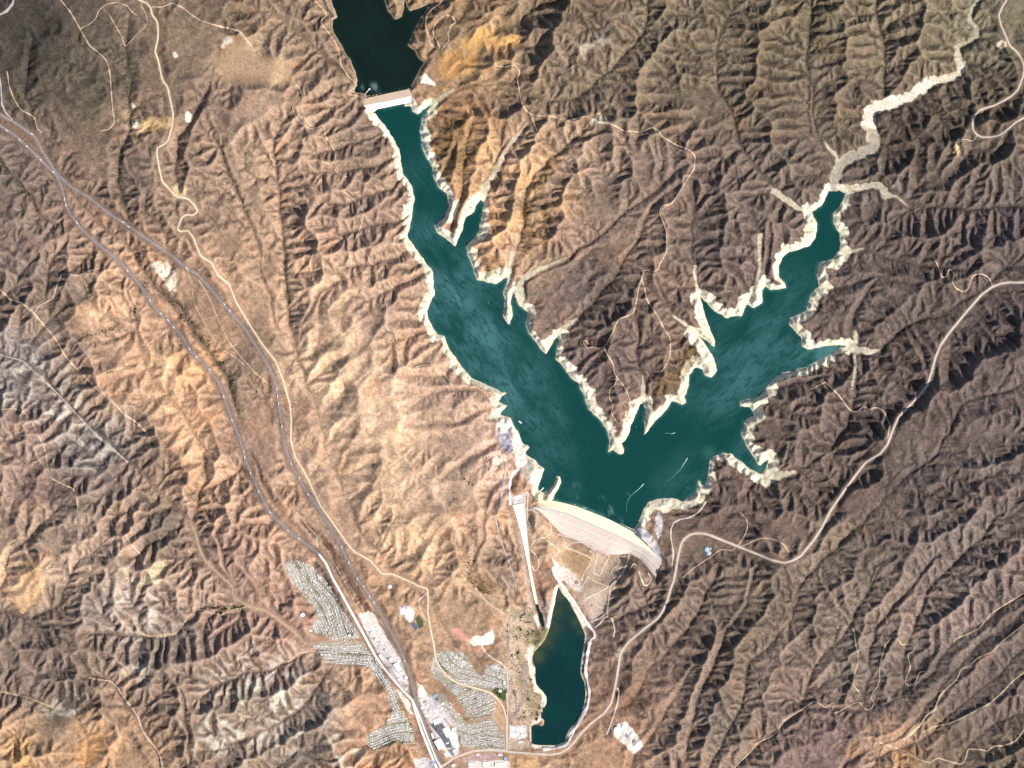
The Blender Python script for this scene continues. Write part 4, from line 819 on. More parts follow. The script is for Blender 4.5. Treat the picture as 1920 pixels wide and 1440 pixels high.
# the cut of the spillway
SPILL_Z = 20 + (-81 - 20) * np.linspace(0, 1, 60)**.92
smid = [((a[0] + c[0]) / 2, (a[1] + c[1]) / 2) for a, c in zip(SPILL_L, SPILL_R)]
grade([(962, 945)] + smid, np.concatenate([[22], SPILL_Z]) - 2.5, 5.5, 18, False); grade([(965, 946), (982, 943)], [18, 18], 5, 14, False); grade(SPILL_L, SPILL_Z - 2.5, 1.5, 15, False); grade(SPILL_R, SPILL_Z - 2.5, 1.5, 15, False)

print('ground...')
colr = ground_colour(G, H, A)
xx, yy = np.meshgrid((G.xs - 960) * S, (720 - G.ys) * S)
used, F = grid_faces(np.ones((G.ny - 1, G.nx - 1), bool))
me = bulk('ground', np.stack([xx.ravel(), yy.ravel(), H.ravel()], 1), F, True)
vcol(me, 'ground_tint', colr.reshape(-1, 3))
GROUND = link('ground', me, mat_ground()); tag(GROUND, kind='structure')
b = 70000.0
o = link('surrounding_land', mesh('surrounding_land', [(-b, -b, -220), (b, -b, -220), (b, b, -220), (-b, b, -220)], [(0, 1, 2, 3)]), toned('far_brush', (104, 86, 70), .25, .002)); tag(o, kind='structure')
def Z(x, y): return float(sample(G, H, x, y))

# ------------------------------------------------------------------ water
def water_sheet(name, poly, level, mat, tint, pad=2.2, step=3.0):
    xs = [p[0] for p in poly]; ys = [p[1] for p in poly]
    g = Grid(step, (max(X0 + 2, min(xs) - 9), max(Y0 + 2, min(ys) - 9), min(X1 - 2, max(xs) + 9), min(Y1 - 2, max(ys) + 9)))
    sd = g.sdist(poly, 12)
    c = np.minimum(np.minimum(sd[:-1, :-1], sd[1:, :-1]), np.minimum(sd[:-1, 1:], sd[1:, 1:])) < pad
    used, F = grid_faces(c)
    X, Y = np.meshgrid(g.xs, g.ys)
    V = np.stack([(X.ravel() - 960) * S, (720 - Y.ravel()) * S, np.full(X.size, level)], 1)[used]
    me = bulk(name, V, F, True); vcol(me, 'water_tint', tint(g, sd).reshape(-1, 3)[used])
    return tag(link(name, me, mat), kind='structure')
def tint_lake(g, sd):
    pale = blob(g, [(790, 450, 50, .6), (850, 560, 75, 1), (900, 640, 80, 1), (960, 720, 70, .95), (1010, 780, 60, .6), (1030, 850, 60, .35), (1380, 690, 80, .75), (1440, 640, 80, .7), (1510, 660, 60, 1), (1350, 740, 60, .6), (1410, 850, 30, .8), (1480, 560, 60, .4), (790, 330, 40, .25), (1280, 900, 60, .35), (1540, 655, 50, 1)])
    shal = np.clip(1.0 + sd / 6.0, 0, 1)**1.5 * .5 * np.clip(.6 + fbm(g.xs, g.ys, 30, 63, 3), .1, 1)
    shal = np.maximum(shal, blob(g, [(1075, 925, 18, .12), (1560, 655, 26, .45), (1335, 652, 9, .5), (825, 184, 20, .5), (950, 775, 14, .4), (1425, 880, 12, .35), (1050, 628, 10, .2), (905, 378, 12, .2), (1330, 850, 12, .3)]))
    foam = np.clip(.3 + fbm(g.xs, g.ys, 9, 55, 3), 0, 1) * 1.3 * blob(g, [(1085, 930, 9, .9), (1082, 912, 6, .5), (1140, 962, 10, .7), (1168, 980, 9, .8), (1128, 935, 5, .5), (1180, 930, 6, .5), (1325, 930, 8, .3), (1300, 925, 12, .35)])
    return np.stack([pale, shal, foam], -1)
def tint_forebay(g, sd):
    return np.stack([np.full(g.shape, .8), np.clip(1 + sd / 5, 0, 1) * .3, blob(g, [(703, 163, 7, .8), (680, 163, 5, .35), (710, 168, 5, .3)])], -1)
def tint_lagoon(g, sd):
    n = fbm(g.xs, g.ys, 22, 5, 3) * .25
    sh = blob(g, [(1050, 1115, 22, .75), (1046, 1150, 20, .7), (1034, 1185, 18, .85), (1022, 1205, 16, .95), (1010, 1230, 15, .8), (1035, 1170, 18, .7), (1080, 1165, 14, .6), (1068, 1140, 12, .6), (1088, 1185, 8, .5)])
    sh = np.clip(sh * (1 + n) , 0, 1); sh = np.maximum(sh, np.clip(1 + sd / 3, 0, 1) * .15)
    return np.stack([blob(g, [(1062, 1215, 26, .7), (1050, 1330, 40, .35), (1065, 1250, 26, .5)]) , sh, sh * 0], -1)
water_sheet('reservoir_water', LAKE, LEVELS['lake'], mat_water('reservoir_water', (8, 60, 57), (66, 110, 112), (78, 128, 114)), tint_lake)
water_sheet('forebay_water', FOREBAY, LEVELS['forebay'], mat_water('forebay_water', (8, 24, 18), (14, 34, 28), (40, 60, 44)), tint_forebay)
water_sheet('lagoon_water', LAGOON, LEVELS['lagoon'], mat_water('lagoon_water', (6, 46, 48), (8, 64, 52), (62, 72, 50)), tint_lagoon)
water_sheet('pond_water', POND, LEVELS['pond'], mat_water('pond_water', (22, 50, 30), (30, 60, 36), (60, 80, 50)), lambda g, sd: np.zeros(g.shape + (3,)), 1.0, 1.0)
water_sheet('channel_water', CHANNEL, LEVELS['channel'], mat_water('channel_water', (14, 40, 36), (20, 52, 46), (50, 64, 50)), lambda g, sd: np.zeros(g.shape + (3,)), .3, 1.0)

# ------------------------------------------------------------------ roads
RM = {'asphalt': toned('freeway_asphalt', (134, 125, 125), .16, .03), 'white': toned('pale_concrete_road', (226, 218, 212), .10, .02), 'dirtpale': toned('pale_graded_dirt', (220, 200, 170), .14, .02),
      'pale': toned('worn_grey_road', (204, 188, 174), .14, .02), 'dirtgrey': toned('grey_dirt_track', (176, 154, 128), .24, .02), 'dirt': toned('tan_dirt_track', (192, 166, 140), .24, .02),
      'wash': toned('sandy_wash', (205, 176, 144), .2, .02), 'washgrey': toned('grey_gravel_wash', (168, 156, 146), .25, .02), 'lilac': toned('grey_tarmac', (178, 166, 164), .16, .02)}
def ribbon(name, line, half, mat, lift=1.6, jitter=0.0, wig=0.0, seed=1):
    if wig: line = wiggle(line, wig, seed)
    x, y = resample(line, 2.0); n = len(x)
    tx = np.gradient(x); ty = np.gradient(y); L = np.hypot(tx, ty) + 1e-6; nx, ny = -ty / L, tx / L
    rs = np.random.RandomState(seed); w = np.full(n, half)
    if jitter: w = half * (1 + jitter * np.convolve(rs.uniform(-1, 1, n + 4), np.ones(5) / 5, 'valid') * 2)
    V = []; k = 5
    for q in np.linspace(-1, 1, k):
        px = x + nx * w * q; py = y + ny * w * q
        V.append(np.stack([(px - 960) * S, (720 - py) * S, sample(G, H, px, py)], 1))
    V = np.stack(V, 1)
    V[:, :, 2] = V[:, :, 2] * .5 + V[:, :, 2].max(1, keepdims=True) * .5 + lift
    idx = np.arange(n * k).reshape(n, k)
    F = np.stack([idx[:-1, :-1], idx[:-1, 1:], idx[1:, 1:], idx[1:, :-1]], -1).reshape(-1, 4)
    return link(name, bulk(name, V.reshape(-1, 3), F, True), mat)
for i, (nm, w0, c, ln, b) in enumerate(ROADS):
    base = 'freeway' if 'freeway' in nm and 'ramp' not in nm else ('dirt_trail' if c.startswith('dirt') and b < 2 and w0 < 1.05 else ('gravel_wash' if 'wash' in c else 'road'))
    tag(ribbon(base, ln, w0 * (1 if b > 1 else 1.45 if 'dam' in nm or 'abutment' in nm or 'field' in nm or 'lagoon' in nm else 1.32), RM[c], 1.6 + .25 * (i % 7), .5 if b < 2 else .12, 1.1 if b == 1 and c.startswith('dirt') else 0, i), kind='structure')
# painted edge and lane lines of the freeway
wl = toned('lane_paint', (232, 230, 226), .05, .05)
def lane_marks(name, line, offs):
    x, y = resample(line, 2.0); tx = np.gradient(x); ty = np.gradient(y); L = np.hypot(tx, ty) + 1e-6
    V, F = [], []
    for o_ in offs:
        dash = abs(o_) < 1.2
        for i in range(0, len(x) - 1, 1):
            if dash and i % 2: continue
            q = []
            for s_ in (-.03, .03):
                for j in (i, i + 1):
                    px = x[j] - ty[j] / L[j] * (o_ + s_); py = y[j] + tx[j] / L[j] * (o_ + s_); q.append((*W(px, py), Z(px, py) + 3.6))
            k = len(V); V += q; F.append((k, k + 1, k + 3, k + 2))
    tag(link(name, mesh(name, V, F), wl), kind='structure')
lane_marks('road_markings', NB, (-1.9, -.6, .6, 1.9)); lane_marks('road_markings', SB[:30], (-1.9, -.6, .6, 1.9))

# ------------------------------------------------------------------ dams and waterworks
def loft(a, b, za, zb, n, m):
    (xa, ya), (xb, yb) = resample(a, 1.0), resample(b, 1.0)
    t = np.linspace(0, 1, n)
    f = lambda v: np.interp(t, np.linspace(0, 1, len(v)), v)
    xa, ya, xb, yb = f(xa), f(ya), f(xb), f(yb); za = f(np.atleast_1d(za) if np.ndim(za) else np.array([za, za])); zb = f(np.atleast_1d(zb) if np.ndim(zb) else np.array([zb, zb]))
    V = []
    for q in np.linspace(0, 1, m):
        V.append(np.stack([((xa + (xb - xa) * q) - 960) * S, (720 - (ya + (yb - ya) * q)) * S, za + (zb - za) * q], 1))
    V = np.stack(V, 1).reshape(-1, 3); idx = np.arange(n * m).reshape(n, m)
    return V, np.stack([idx[:-1, :-1], idx[1:, :-1], idx[1:, 1:], idx[:-1, 1:]], -1).reshape(-1, 4)
def offset(line, d):
    x, y = resample(line, 2.0); tx = np.gradient(x); ty = np.gradient(y); L = np.hypot(tx, ty)
    return list(zip(x - ty / L * d, y + tx / L * d))
def between(a, b, q):
    (xa, ya), (xb, yb) = resample(a, 1.0), resample(b, 1.0); t = np.linspace(0, 1, 70)
    f = lambda v: np.interp(t, np.linspace(0, 1, len(v)), v)
    return list(zip(f(xa) * (1 - q) + f(xb) * q, f(ya) * (1 - q) + f(yb) * q))
tz_ = TOE_Z
dam = empty('embankment_dam', (*W(1113, 985), CREST_Z))
tag(dam, 'long curved earthfill dam with cream upstream slope across the south end of the big reservoir', 'dam')
def put(name, VF, mat, root, smooth=True):
    V, F = VF; V = V - np.array(root.location)[None, :]
    return link(name, bulk(name, V, F, smooth), mat, root)
cr2 = offset(DAM_CREST, 1.2)
mdam = M('dam_gravel_face', .95, .1); mdam.color(mdam.mul(mdam.ramp(mdam.noise(.012, 5, .6, (math.radians(24), 1, 6)), [(.3, tuple(lin((200, 185, 172)))), (.7, tuple(lin((222, 208, 195))))]), mdam.ramp(mdam.noise(.1, 3), [(.3, (.93, .93, .93)), (.7, (1.05, 1.05, 1.05))])))
o = put('downstream_slope', loft(cr2, DAM_TOE, CREST_Z, tz_ - 1, 160, 24), mdam.m, dam); o['label'] = 'broad pinkish grey downstream slope'
o = put('upstream_slope', loft(DAM_WATER, offset(DAM_CREST, -1.2), -3.5, CREST_Z, 160, 14), toned('cream_riprap', (246, 234, 204), .07, .05), dam); o['label'] = 'cream rock upstream slope'
put('crest_road', loft(offset(DAM_CREST, -1.25), offset(DAM_CREST, 1.25), CREST_Z + .4, CREST_Z + .4, 160, 4), toned('crest_tarmac', (196, 184, 186), .08, .05), dam)
for q in (.36, .70):
    ln = between(cr2, DAM_TOE, q); zz = CREST_Z + (np.interp(np.linspace(0, 1, 70), np.linspace(0, 1, len(tz_)), tz_) - 1 - CREST_Z) * q
    put('berm_track', loft(offset(ln, -.45), offset(ln, .45), zz + 2.2, zz + 1.6, 150, 3), toned('berm_gravel', (236, 226, 214), .08, .05), dam)
mst = toned('steps_concrete', (236, 228, 218), .05, .05)
for f, q0, q1 in ((.27, .05, .34), (.47, .36, .68), (.44, .72, .97), (.66, .40, .69)):
    ln = [between(cr2, DAM_TOE, k)[int(f * 69)] for k in np.linspace(q0, q1, 6)]
    zz = CREST_Z + (TOE_Z[int(f * 79)] - 1 - CREST_Z) * np.linspace(q0, q1, 6) + 1.4
    put('service_steps', loft(offset(ln, -.35), offset(ln, .35), zz, zz, 20, 2), mst, dam)

fd = empty('embankment_dam', (*W(727, 190), FCREST_Z)); tag(fd, 'short straight earthfill dam with white lower slope holding back the dark forebay', 'dam')
put('upstream_slope', loft(FDAM_WATER, FDAM_CREST, 12.0, FCREST_Z, 60, 10), toned('tan_gravel_slope', (208, 184, 160), .1, .04), fd)
put('crest_road', loft(offset(FDAM_CREST, -.8), offset(FDAM_CREST, .8), FCREST_Z + .5, FCREST_Z + .5, 60, 3), toned('crest_gravel', (216, 198, 178), .08, .04), fd)
o = put('downstream_slope', loft(FDAM_CREST, FDAM_TOE, FCREST_Z, -3.0, 60, 12), toned('white_rock_slope', (236, 230, 220), .06, .05), fd); o['label'] = 'white rock downstream slope'

# spillway
sp = empty('spillway_chute', (*W(983, 1010), 0)); tag(sp, 'long cream concrete spillway chute tapering south from the dam to the lagoon', 'spillway')
put('floor', loft(SPILL_L, SPILL_R, SPILL_Z, SPILL_Z, 120, 6), toned('cream_concrete', (250, 240, 214), .05, .03), sp)
for ln in (SPILL_L, SPILL_R):
    put('side_wall', loft(offset(ln, -.25), offset(ln, .25), SPILL_Z + 3, SPILL_Z + 3, 120, 2), toned('wall_concrete', (232, 220, 196), .05, .05), sp)
put('weir_sill', loft([SPILL_L[0], SPILL_R[0]], [(961.6, 949), (983.4, 945)], SPILL_Z[0] + 2.2, SPILL_Z[0] + 2.2, 12, 3), toned('sill_concrete', (224, 214, 200), .05, .05), sp)

# generic solids
def box(x0, x1, y0, y1, z0, z1):
    return [(x0, y0, z0), (x1, y0, z0), (x1, y1, z0), (x0, y1, z0), (x0, y0, z1), (x1, y0, z1), (x1, y1, z1), (x0, y1, z1)], [(0, 3, 2, 1), (4, 5, 6, 7), (0, 1, 5, 4), (1, 2, 6, 5), (2, 3, 7, 6), (3, 0, 4, 7)]
def join(*parts):
    V, F = [], []
    for v, f in parts: k = len(V); V += v; F += [tuple(i + k for i in q) for q in f]
    return V, F
def drum(r, z0, z1, n=28, r1=None, cap=True, cx=0, cy=0):
    r1 = r if r1 is None else r1
    V = [(cx + r * math.cos(2*math.pi*i/n), cy + r * math.sin(2*math.pi*i/n), z0) for i in range(n)] + [(cx + r1 * math.cos(2*math.pi*i/n), cy + r1 * math.sin(2*math.pi*i/n), z1) for i in range(n)]
    F = [(i, (i + 1) % n, n + (i + 1) % n, n + i) for i in range(n)]
    if cap: F.append(tuple(range(n, 2*n)))
    return V, F
def part(name, vf, mat, root): return link(name, mesh(name, *vf), mat, root)

white = toned('white_paint', (244, 243, 238), .04, .1, .5); concrete = toned('pale_concrete', (214, 210, 202), .08, .08); steel = toned('weathered_steel', (120, 124, 130), .1, .1, .5, .4); darkglass = toned('dark_glazing', (40, 48, 56), .1, .1, .2, .5)
# intake tower on the forebay
tw = empty('intake_tower', (*W(692.5, 167), LEVELS['forebay']), 0); tag(tw, 'pale intake tower at the end of a footbridge in the dark forebay', 'intake tower')
part('shaft', drum(9, -12, 16), concrete, tw); part('roof', drum(11, 16, 19, r1=8), white, tw)
d = np.array(W(684, 177)) - np.array(W(692.5, 167)); dl = float(np.hypot(*d)); u = d / dl; p_ = np.array((-u[1], u[0]))
def beam(u, p_, s0, s1, w, z0, z1):
    c = [u * s0 - p_ * w, u * s1 - p_ * w, u * s1 + p_ * w, u * s0 + p_ * w]
    return [(q[0], q[1], z0) for q in c] + [(q[0], q[1], z1) for q in c], [(0, 3, 2, 1), (4, 5, 6, 7), (0, 1, 5, 4), (1, 2, 6, 5), (2, 3, 7, 6), (3, 0, 4, 7)]
part('footbridge', beam(u, p_, 8, dl, 4.0, 12, 13.5), concrete, tw)
for k in (.35, .7): part('pier', drum(2, -12, 12, 10, cx=u[0]*dl*k, cy=u[1]*dl*k), concrete, tw)
# jetty in the dam cove
a, b_ = np.array(W(1000.5, 934)), np.array(W(1019.5, 914.5)); d = b_ - a; dl = float(np.hypot(*d)); u = d / dl; p_ = np.array((-u[1], u[0]))
jt = empty('jetty', (*a, 2.0)); tag(jt, 'thin steel walkway jetty with a white end float in the narrow cove beside the dam', 'jetty')
part('walkway', beam(u, p_, 0, dl * .58, 2.6, 6, 7.2), steel, jt); part('float', beam(u, p_, dl * .58, dl, 5.0, -1.5, 1.2), white, jt)
for k in (.15, .35, .55): part('pile', drum(1.2, -14, 6, 8, cx=u[0]*dl*k, cy=u[1]*dl*k), steel, jt)
# floating platform
fp = empty('floating_platform', (*W(975.3, 791.6), .2), math.radians(-38)); tag(fp, 'pale rectangular floating platform just off the boat launch shore', 'raft')
part('deck', box(-20, 20, -9, 9, .2, 1.6), toned('grey_deck', (196, 206, 206), .08, .1), fp); part('float', box(-19, 19, -8, -5, -1, .2), steel, fp); part('float', box(-19, 19, 5, 8, -1, .2), steel, fp); part('hut', box(6, 14, -5, 5, 1.6, 4.4), white, fp)
# boats
hull = toned('white_hull', (246, 248, 248), .03, .2, .3, .5); foam = toned('wake_foam', (206, 222, 222), .12, .05, .7)
foam_thin = toned('thin_wake_foam', (92, 136, 138), .3, .03, .6)
def boat(x, y, ang, L, label, wake=None, group=None):
    r = empty('motorboat', (*W(x, y), .1), ang)
    w = L * .36
    V = [(-L/2, -w/2, 0), (-L/2, w/2, 0), (L*.2, w/2, 0), (L/2, 0, .3), (L*.2, -w/2, 0)]
    V2 = [(p[0], p[1] * 1.1, 1.8) for p in V]
    part('hull', (V + V2, [(4, 3, 2, 1, 0), (5, 6, 7, 8, 9)] + [(i, (i+1) % 5, 5 + (i+1) % 5, 5 + i) for i in range(5)]), hull, r)
    part('cabin', box(-L*.1, L*.16, -w*.3, w*.3, 1.8, 3.4), hull, r); part('windscreen', box(L*.16, L*.19, -w*.3, w*.3, 1.8, 3.0), darkglass, r)
    part('engine', box(-L*.58, -L*.5, -w*.12, w*.12, .2, 2.2), steel, r)
    if wake:
        px, py = resample(wake, 1.0); c, s_ = math.cos(-ang), math.sin(-ang); bx, by = W(x, y)
        for nm, f0, f1, wd, mt in (('wake', 0, .33, 4.2, foam), ('wake', .30, 1.0, 4.4, foam_thin)):
            i0, i1 = int(f0 * (len(px) - 1)), int(f1 * (len(px) - 1)) + 1
            qx, qy = px[i0:i1], py[i0:i1]
            if len(qx) < 3: continue
            tx = np.gradient(qx); ty = np.gradient(qy); Ln = np.hypot(tx, ty)
            V, F = [], []; rs = np.random.RandomState(int(x))
            for i in range(len(qx)):
                for sg in (-1, 1):
                    ww = wd * (1.0 - .75 * i / len(qx)) * rs.uniform(.6, 1.2) / S
                    X_, Y_ = W(qx[i] - ty[i] / Ln[i] * ww * sg, qy[i] + tx[i] / Ln[i] * ww * sg); X_ -= bx; Y_ -= by
                    V.append((X_ * c - Y_ * s_, X_ * s_ + Y_ * c, .10 + .15 * (mt is foam)))
            for i in range(len(qx) - 1): F.append((2*i, 2*i + 1, 2*i + 3, 2*i + 2))
            link(nm, mesh(nm, V, F), mt, r)
    tag(r, label, 'boat', group)
boat(1207, 907.5, math.radians(55), 13, 'white motorboat with a long curved foam wake off the big dam', P("1206.5,908 1203,912 1198,917 1192,922 1186,927 1181,932 1177,938 1175,946 1175,955 1176,962"))
boat(1289, 859, math.radians(50), 11, 'white motorboat trailing a faint wake near the eastern shore', P("1288.5,860 1285,866 1280,873 1276,880 1270,886 1264,892 1256,899 1250,903"))
boat(1266, 811.5, math.radians(15), 10, 'small white boat drifting below the peninsula tip, pale slick behind it', P("1265,811.8 1262,813 1258,813.5 1254,812 1250,812 1246,813"))
boat(1193, 800, math.radians(80), 8, 'tiny white boat in the notch beside the peninsula tip')
boat(915.5, 567, math.radians(120), 9, 'tiny white boat in the middle of the western arm')
boat(960, 783, math.radians(30), 9, 'small white boat moored at the shore north of the boat launch')
# water tanks
def tank(x, y, r, hgt, label, c=white, group=None):
    t = empty('water_tank', (*W(x, y), Z(x, y) - 1)); tag(t, label, 'water tank', group)
    part('shell', drum(r, -3, hgt, 32, cap=False), c, t); part('roof', drum(r * 1.02, hgt, hgt + r * .16, 32, r1=r * .12), c, t); part('roof_vent', drum(r * .1, hgt + r * .15, hgt + r * .15 + 1.5, 10), steel, t)
tank(567, 1153.3, 24, 10, 'round white water tank on the bare slope beside the hillside estate')
tank(731, 1100, 21, 10, 'round white water tank on the tan slope east of the freeway')
tank(1157, 1369, 34, 9, 'western of two big round white tanks at the treatment plant', group=None)
tank(1171, 1362.5, 32, 9, 'north-eastern of two big round white tanks at the treatment plant')
bl = toned('pale_blue_steel', (176, 196, 206), .06, .1, .5)
tank(1325.5, 1030, 26, 7, 'northern pale blue tank beside the lake road bend', bl); tank(1329.5, 1037, 25, 7, 'southern pale blue tank beside the lake road bend', bl); tank(1332, 1029, 12, 6, 'smallest pale blue tank beside the lake road bend', bl)

# ------------------------------------------------------------------ buildings
ROOFC = {'white': toned('white_membrane_roof', (236, 233, 226), .05, .08, .6), 'grey': toned('grey_roof', (150, 150, 154), .1, .08), 'pale': toned('pale_grey_roof', (214, 214, 216), .07, .08), 'tan': toned('tan_roof', (196, 174, 152), .1, .08), 'blue': toned('blue_metal_roof', (150, 172, 206), .08, .08, .5)}
WALL = toned('stucco_wall', (206, 196, 180), .08, .1)
def building(name, x, y, w, d, ang, hgt, roof, label, cat='building', group=None):
    r = empty(name, (*W(x, y), Z(x, y) - 1.0), math.radians(ang)); w *= S / 2; d *= S / 2
    part('walls', box(-w, w, -d, d, -4, hgt), WALL, r)
    part('roof', join(box(-w - .3, w + .3, -d - .3, d + .3, hgt, hgt + .5), box(-w - .3, -w + .5, -d - .3, d + .3, hgt + .5, hgt + 1.3), box(w - .5, w + .3, -d - .3, d + .3, hgt + .5, hgt + 1.3)), ROOFC[roof], r)
    for k in range(2 if w * d > 700 else 1):
        part('roof_unit', box(-w * .5 + k * w * .8, -w * .5 + k * w * .8 + 4, -2, 2, hgt + .5, hgt + 2.4), concrete, r)
    tag(r, label, cat, group)
BLD = [
 ('warehouse', 745, 1251.5, 9, 17, 32, 10, 'white', 'largest white warehouse between the frontage road and the freeway'),
 ('warehouse', 714, 1232, 5, 11, 30, 8, 'white', 'narrow white warehouse right beside the frontage road'), ('warehouse', 733, 1236.5, 8, 6, 30, 8, 'white', 'square white warehouse north of the largest one'),
 ('warehouse', 752, 1262, 8, 3.5, 5, 7, 'white', 'slim white shed just south of the largest warehouse'), ('warehouse', 761, 1271, 6, 6, 20, 8, 'white', 'square white warehouse hard against the freeway verge'),
 ('shop_building', 698, 1186, 9, 5, 30, 6, 'pale', 'pale roadside building at the north end of the commercial strip'), ('shop_building', 706, 1199, 8, 4, -8, 6, 'pale', 'long pale building across the northern commercial strip'), ('shop_building', 714, 1205, 5, 4, 25, 6, 'white', 'small white building near the northern commercial strip bend'),
 ('shop_building', 724, 1219, 6, 5, 30, 6, 'pale', 'pale building in the middle of the commercial strip'), ('shop_building', 748, 1274, 7, 5, 30, 6, 'pale', 'pale building at the south end of the commercial strip'), ('shop_building', 762, 1287, 6, 4, 25, 6, 'grey', 'grey building beside the freeway above the interchange'),
 ('shopping_hall', 819, 1353, 14, 10.5, 22, 11, 'white', 'big white square hall north of the dark car park'), ('shopping_hall', 837, 1374, 9, 18, 27, 11, 'white', 'long white hall east of the dark car park'), ('shopping_hall', 824, 1396, 14, 19, 30, 11, 'white', 'largest white hall beside the southbound merge road'),
 ('shopping_hall', 811, 1380, 4, 10, 20, 8, 'white', 'narrow white hall between the merge road and the dark car park'), ('shop_building', 836, 1416, 6, 9, 30, 7, 'pale', 'pale block south of the largest white hall'), ('shop_building', 852, 1409, 7, 6, 15, 7, 'pale', 'pale block beside the dark southern car park'),
 ('shop_building', 839, 1394, 6, 3, 20, 6, 'pale', 'small pale shop between the long hall and the car park'), ('shop_building', 855, 1414, 6, 4, 10, 6, 'white', 'small white shop by the southern crossroads'),
 ('shop_building', 791, 1328, 5, 4, 30, 6, 'white', 'small white shop beside the interchange'), ('shop_building', 800, 1342, 8, 4, 5, 6, 'white', 'wide white shop below the interchange'), ('shop_building', 797, 1317, 6, 4, 25, 6, 'grey', 'grey shop under the bare white lot'), ('shop_building', 801, 1323, 4, 4, 25, 6, 'pale', 'pale shop among the cluster beneath the bare white lot'), ('shop_building', 806, 1333, 5, 4, 25, 6, 'pale', 'pale shop in the middle of the interchange cluster'),
 ('shop_building', 815, 1305, 8, 4, 40, 6, 'blue', 'blue roofed building at the top of the eastern shop row'), ('shop_building', 822, 1314, 6, 5, 35, 6, 'grey', 'grey roofed building in the eastern shop row'), ('shop_building', 830, 1320, 6, 4, 35, 6, 'white', 'white roofed building in the eastern shop row'), ('shop_building', 828, 1328, 6, 4, 35, 6, 'pale', 'pale roofed building lower in the eastern shop row'),
 ('pumping_hall', 764, 1152, 11, 9, 20, 10, 'white', 'white flat hall beside the green sports field'), ('school_block', 755, 1141, 6, 4, 20, 7, 'pale', 'pale block north-west of the sports field'), ('school_block', 769, 1162, 8, 5, -40, 7, 'white', 'white block between the sports field and the blue court'),
 ('school_block', 938, 1296.5, 6, 5, 0, 7, 'white', 'white block inside the small green park'), ('school_block', 946, 1281, 5, 8, 2, 7, 'pale', 'pale block north of the small green park'),
 ('storage_block', 961, 1366, 10, 4, 2, 6, 'white', 'north-western white storage roof below the lagoon park'), ('storage_block', 974, 1367, 11, 5, 2, 6, 'white', 'north-eastern white storage roof below the lagoon park'), ('storage_block', 963, 1378, 12, 6, 2, 6, 'white', 'south-western white storage roof below the lagoon park'), ('storage_block', 980, 1380, 8, 7, 2, 6, 'white', 'south-eastern white storage roof near the lagoon shore'), ('storage_block', 976, 1392, 8, 4, 2, 6, 'pale', 'pale shed under the storage roofs'),
 ('treatment_building', 1176, 1381, 7, 7, 45, 7, 'grey', 'grey treatment plant building nearest the round tanks'), ('treatment_building', 1186, 1377, 8, 6, 50, 7, 'white', 'white treatment plant building on the north-east edge of the pad'), ('treatment_building', 1190, 1392, 7, 5, 50, 7, 'grey', 'dark grey treatment plant building in the middle of the pad'), ('treatment_building', 1186, 1404, 8, 6, 40, 7, 'white', 'white treatment plant building at the south end of the pad'), ('treatment_building', 1198, 1402, 5, 4, 40, 6, 'pale', 'small pale treatment plant shed on the east edge'),
 ('shop_building', 882, 1433, 10, 4, 0, 6, 'pale', 'western pale block on the bottom street'), ('shop_building', 912, 1433, 14, 7, 0, 8, 'white', 'wide white hall on the bottom street'), ('shop_building', 934, 1435, 12, 8, 0, 8, 'white', 'eastern white hall on the bottom street'), ('shop_building', 948, 1424, 6, 8, 10, 7, 'blue', 'bluish block at the bottom street corner'), ('shop_building', 938, 1416, 8, 4, 0, 6, 'pale', 'pale block beside the reddish car park'), ('shop_building', 896, 1416, 7, 4, 10, 6, 'pale', 'pale strip roof north of the reddish car park'),
 ('shop_building', 812, 1432, 9, 6, 30, 7, 'blue', 'bluish roofed block west of the bottom interchange'), ('shop_building', 792, 1436, 8, 6, 20, 7, 'pale', 'pale block in the south-west corner of the town'), ('shop_building', 850, 1436, 8, 6, 30, 7, 'pale', 'pale block under the bottom interchange'),
 ('park_office', 938.5, 811.8, 7, 2.5, 12, 5, 'white', 'slim white building on the north edge of the boat launch car park'), ('restroom_block', 946, 820, 3, 3, 0, 4, 'white', 'tiny white kiosk in the boat launch car park'),
 ('pump_house', 1107, 1034, 5, 5, 20, 6, 'tan', 'small tan pump house on the field below the big dam'), ('ranch_house', 353, 222, 5, 4, 10, 6, 'white', 'white ranch house on the pale clearing east of the service road'), ('ranch_house', 257, 232, 4, 4, 30, 6, 'white', 'white ranch house on the clearing west of the service road'), ('ranch_house', 429, 76, 5, 3, 20, 5, 'pale', 'pale ranch building above the tan field'), ('depot_shed', 303, 510, 5, 5, 30, 6, 'blue', 'bluish roofed shed in the freeway median yard'), ('ranch_house', 938, 986, 4, 4, 10, 6, 'grey', 'grey shed on the pale knoll west of the spillway'),
 ('corner_shop', 582, 1183, 6, 3, -15, 5, 'white', 'white hut at the south-west tip of the hillside estate'), ('church_hall', 655, 1192, 5, 5, 60, 7, 'white', 'white hall at the foot of the hillside estate'), ('church_hall', 618, 1187, 6, 6, 60, 7, 'tan', 'tan hall at the foot of the hillside estate'),
]
for b_ in BLD: building(*b_)

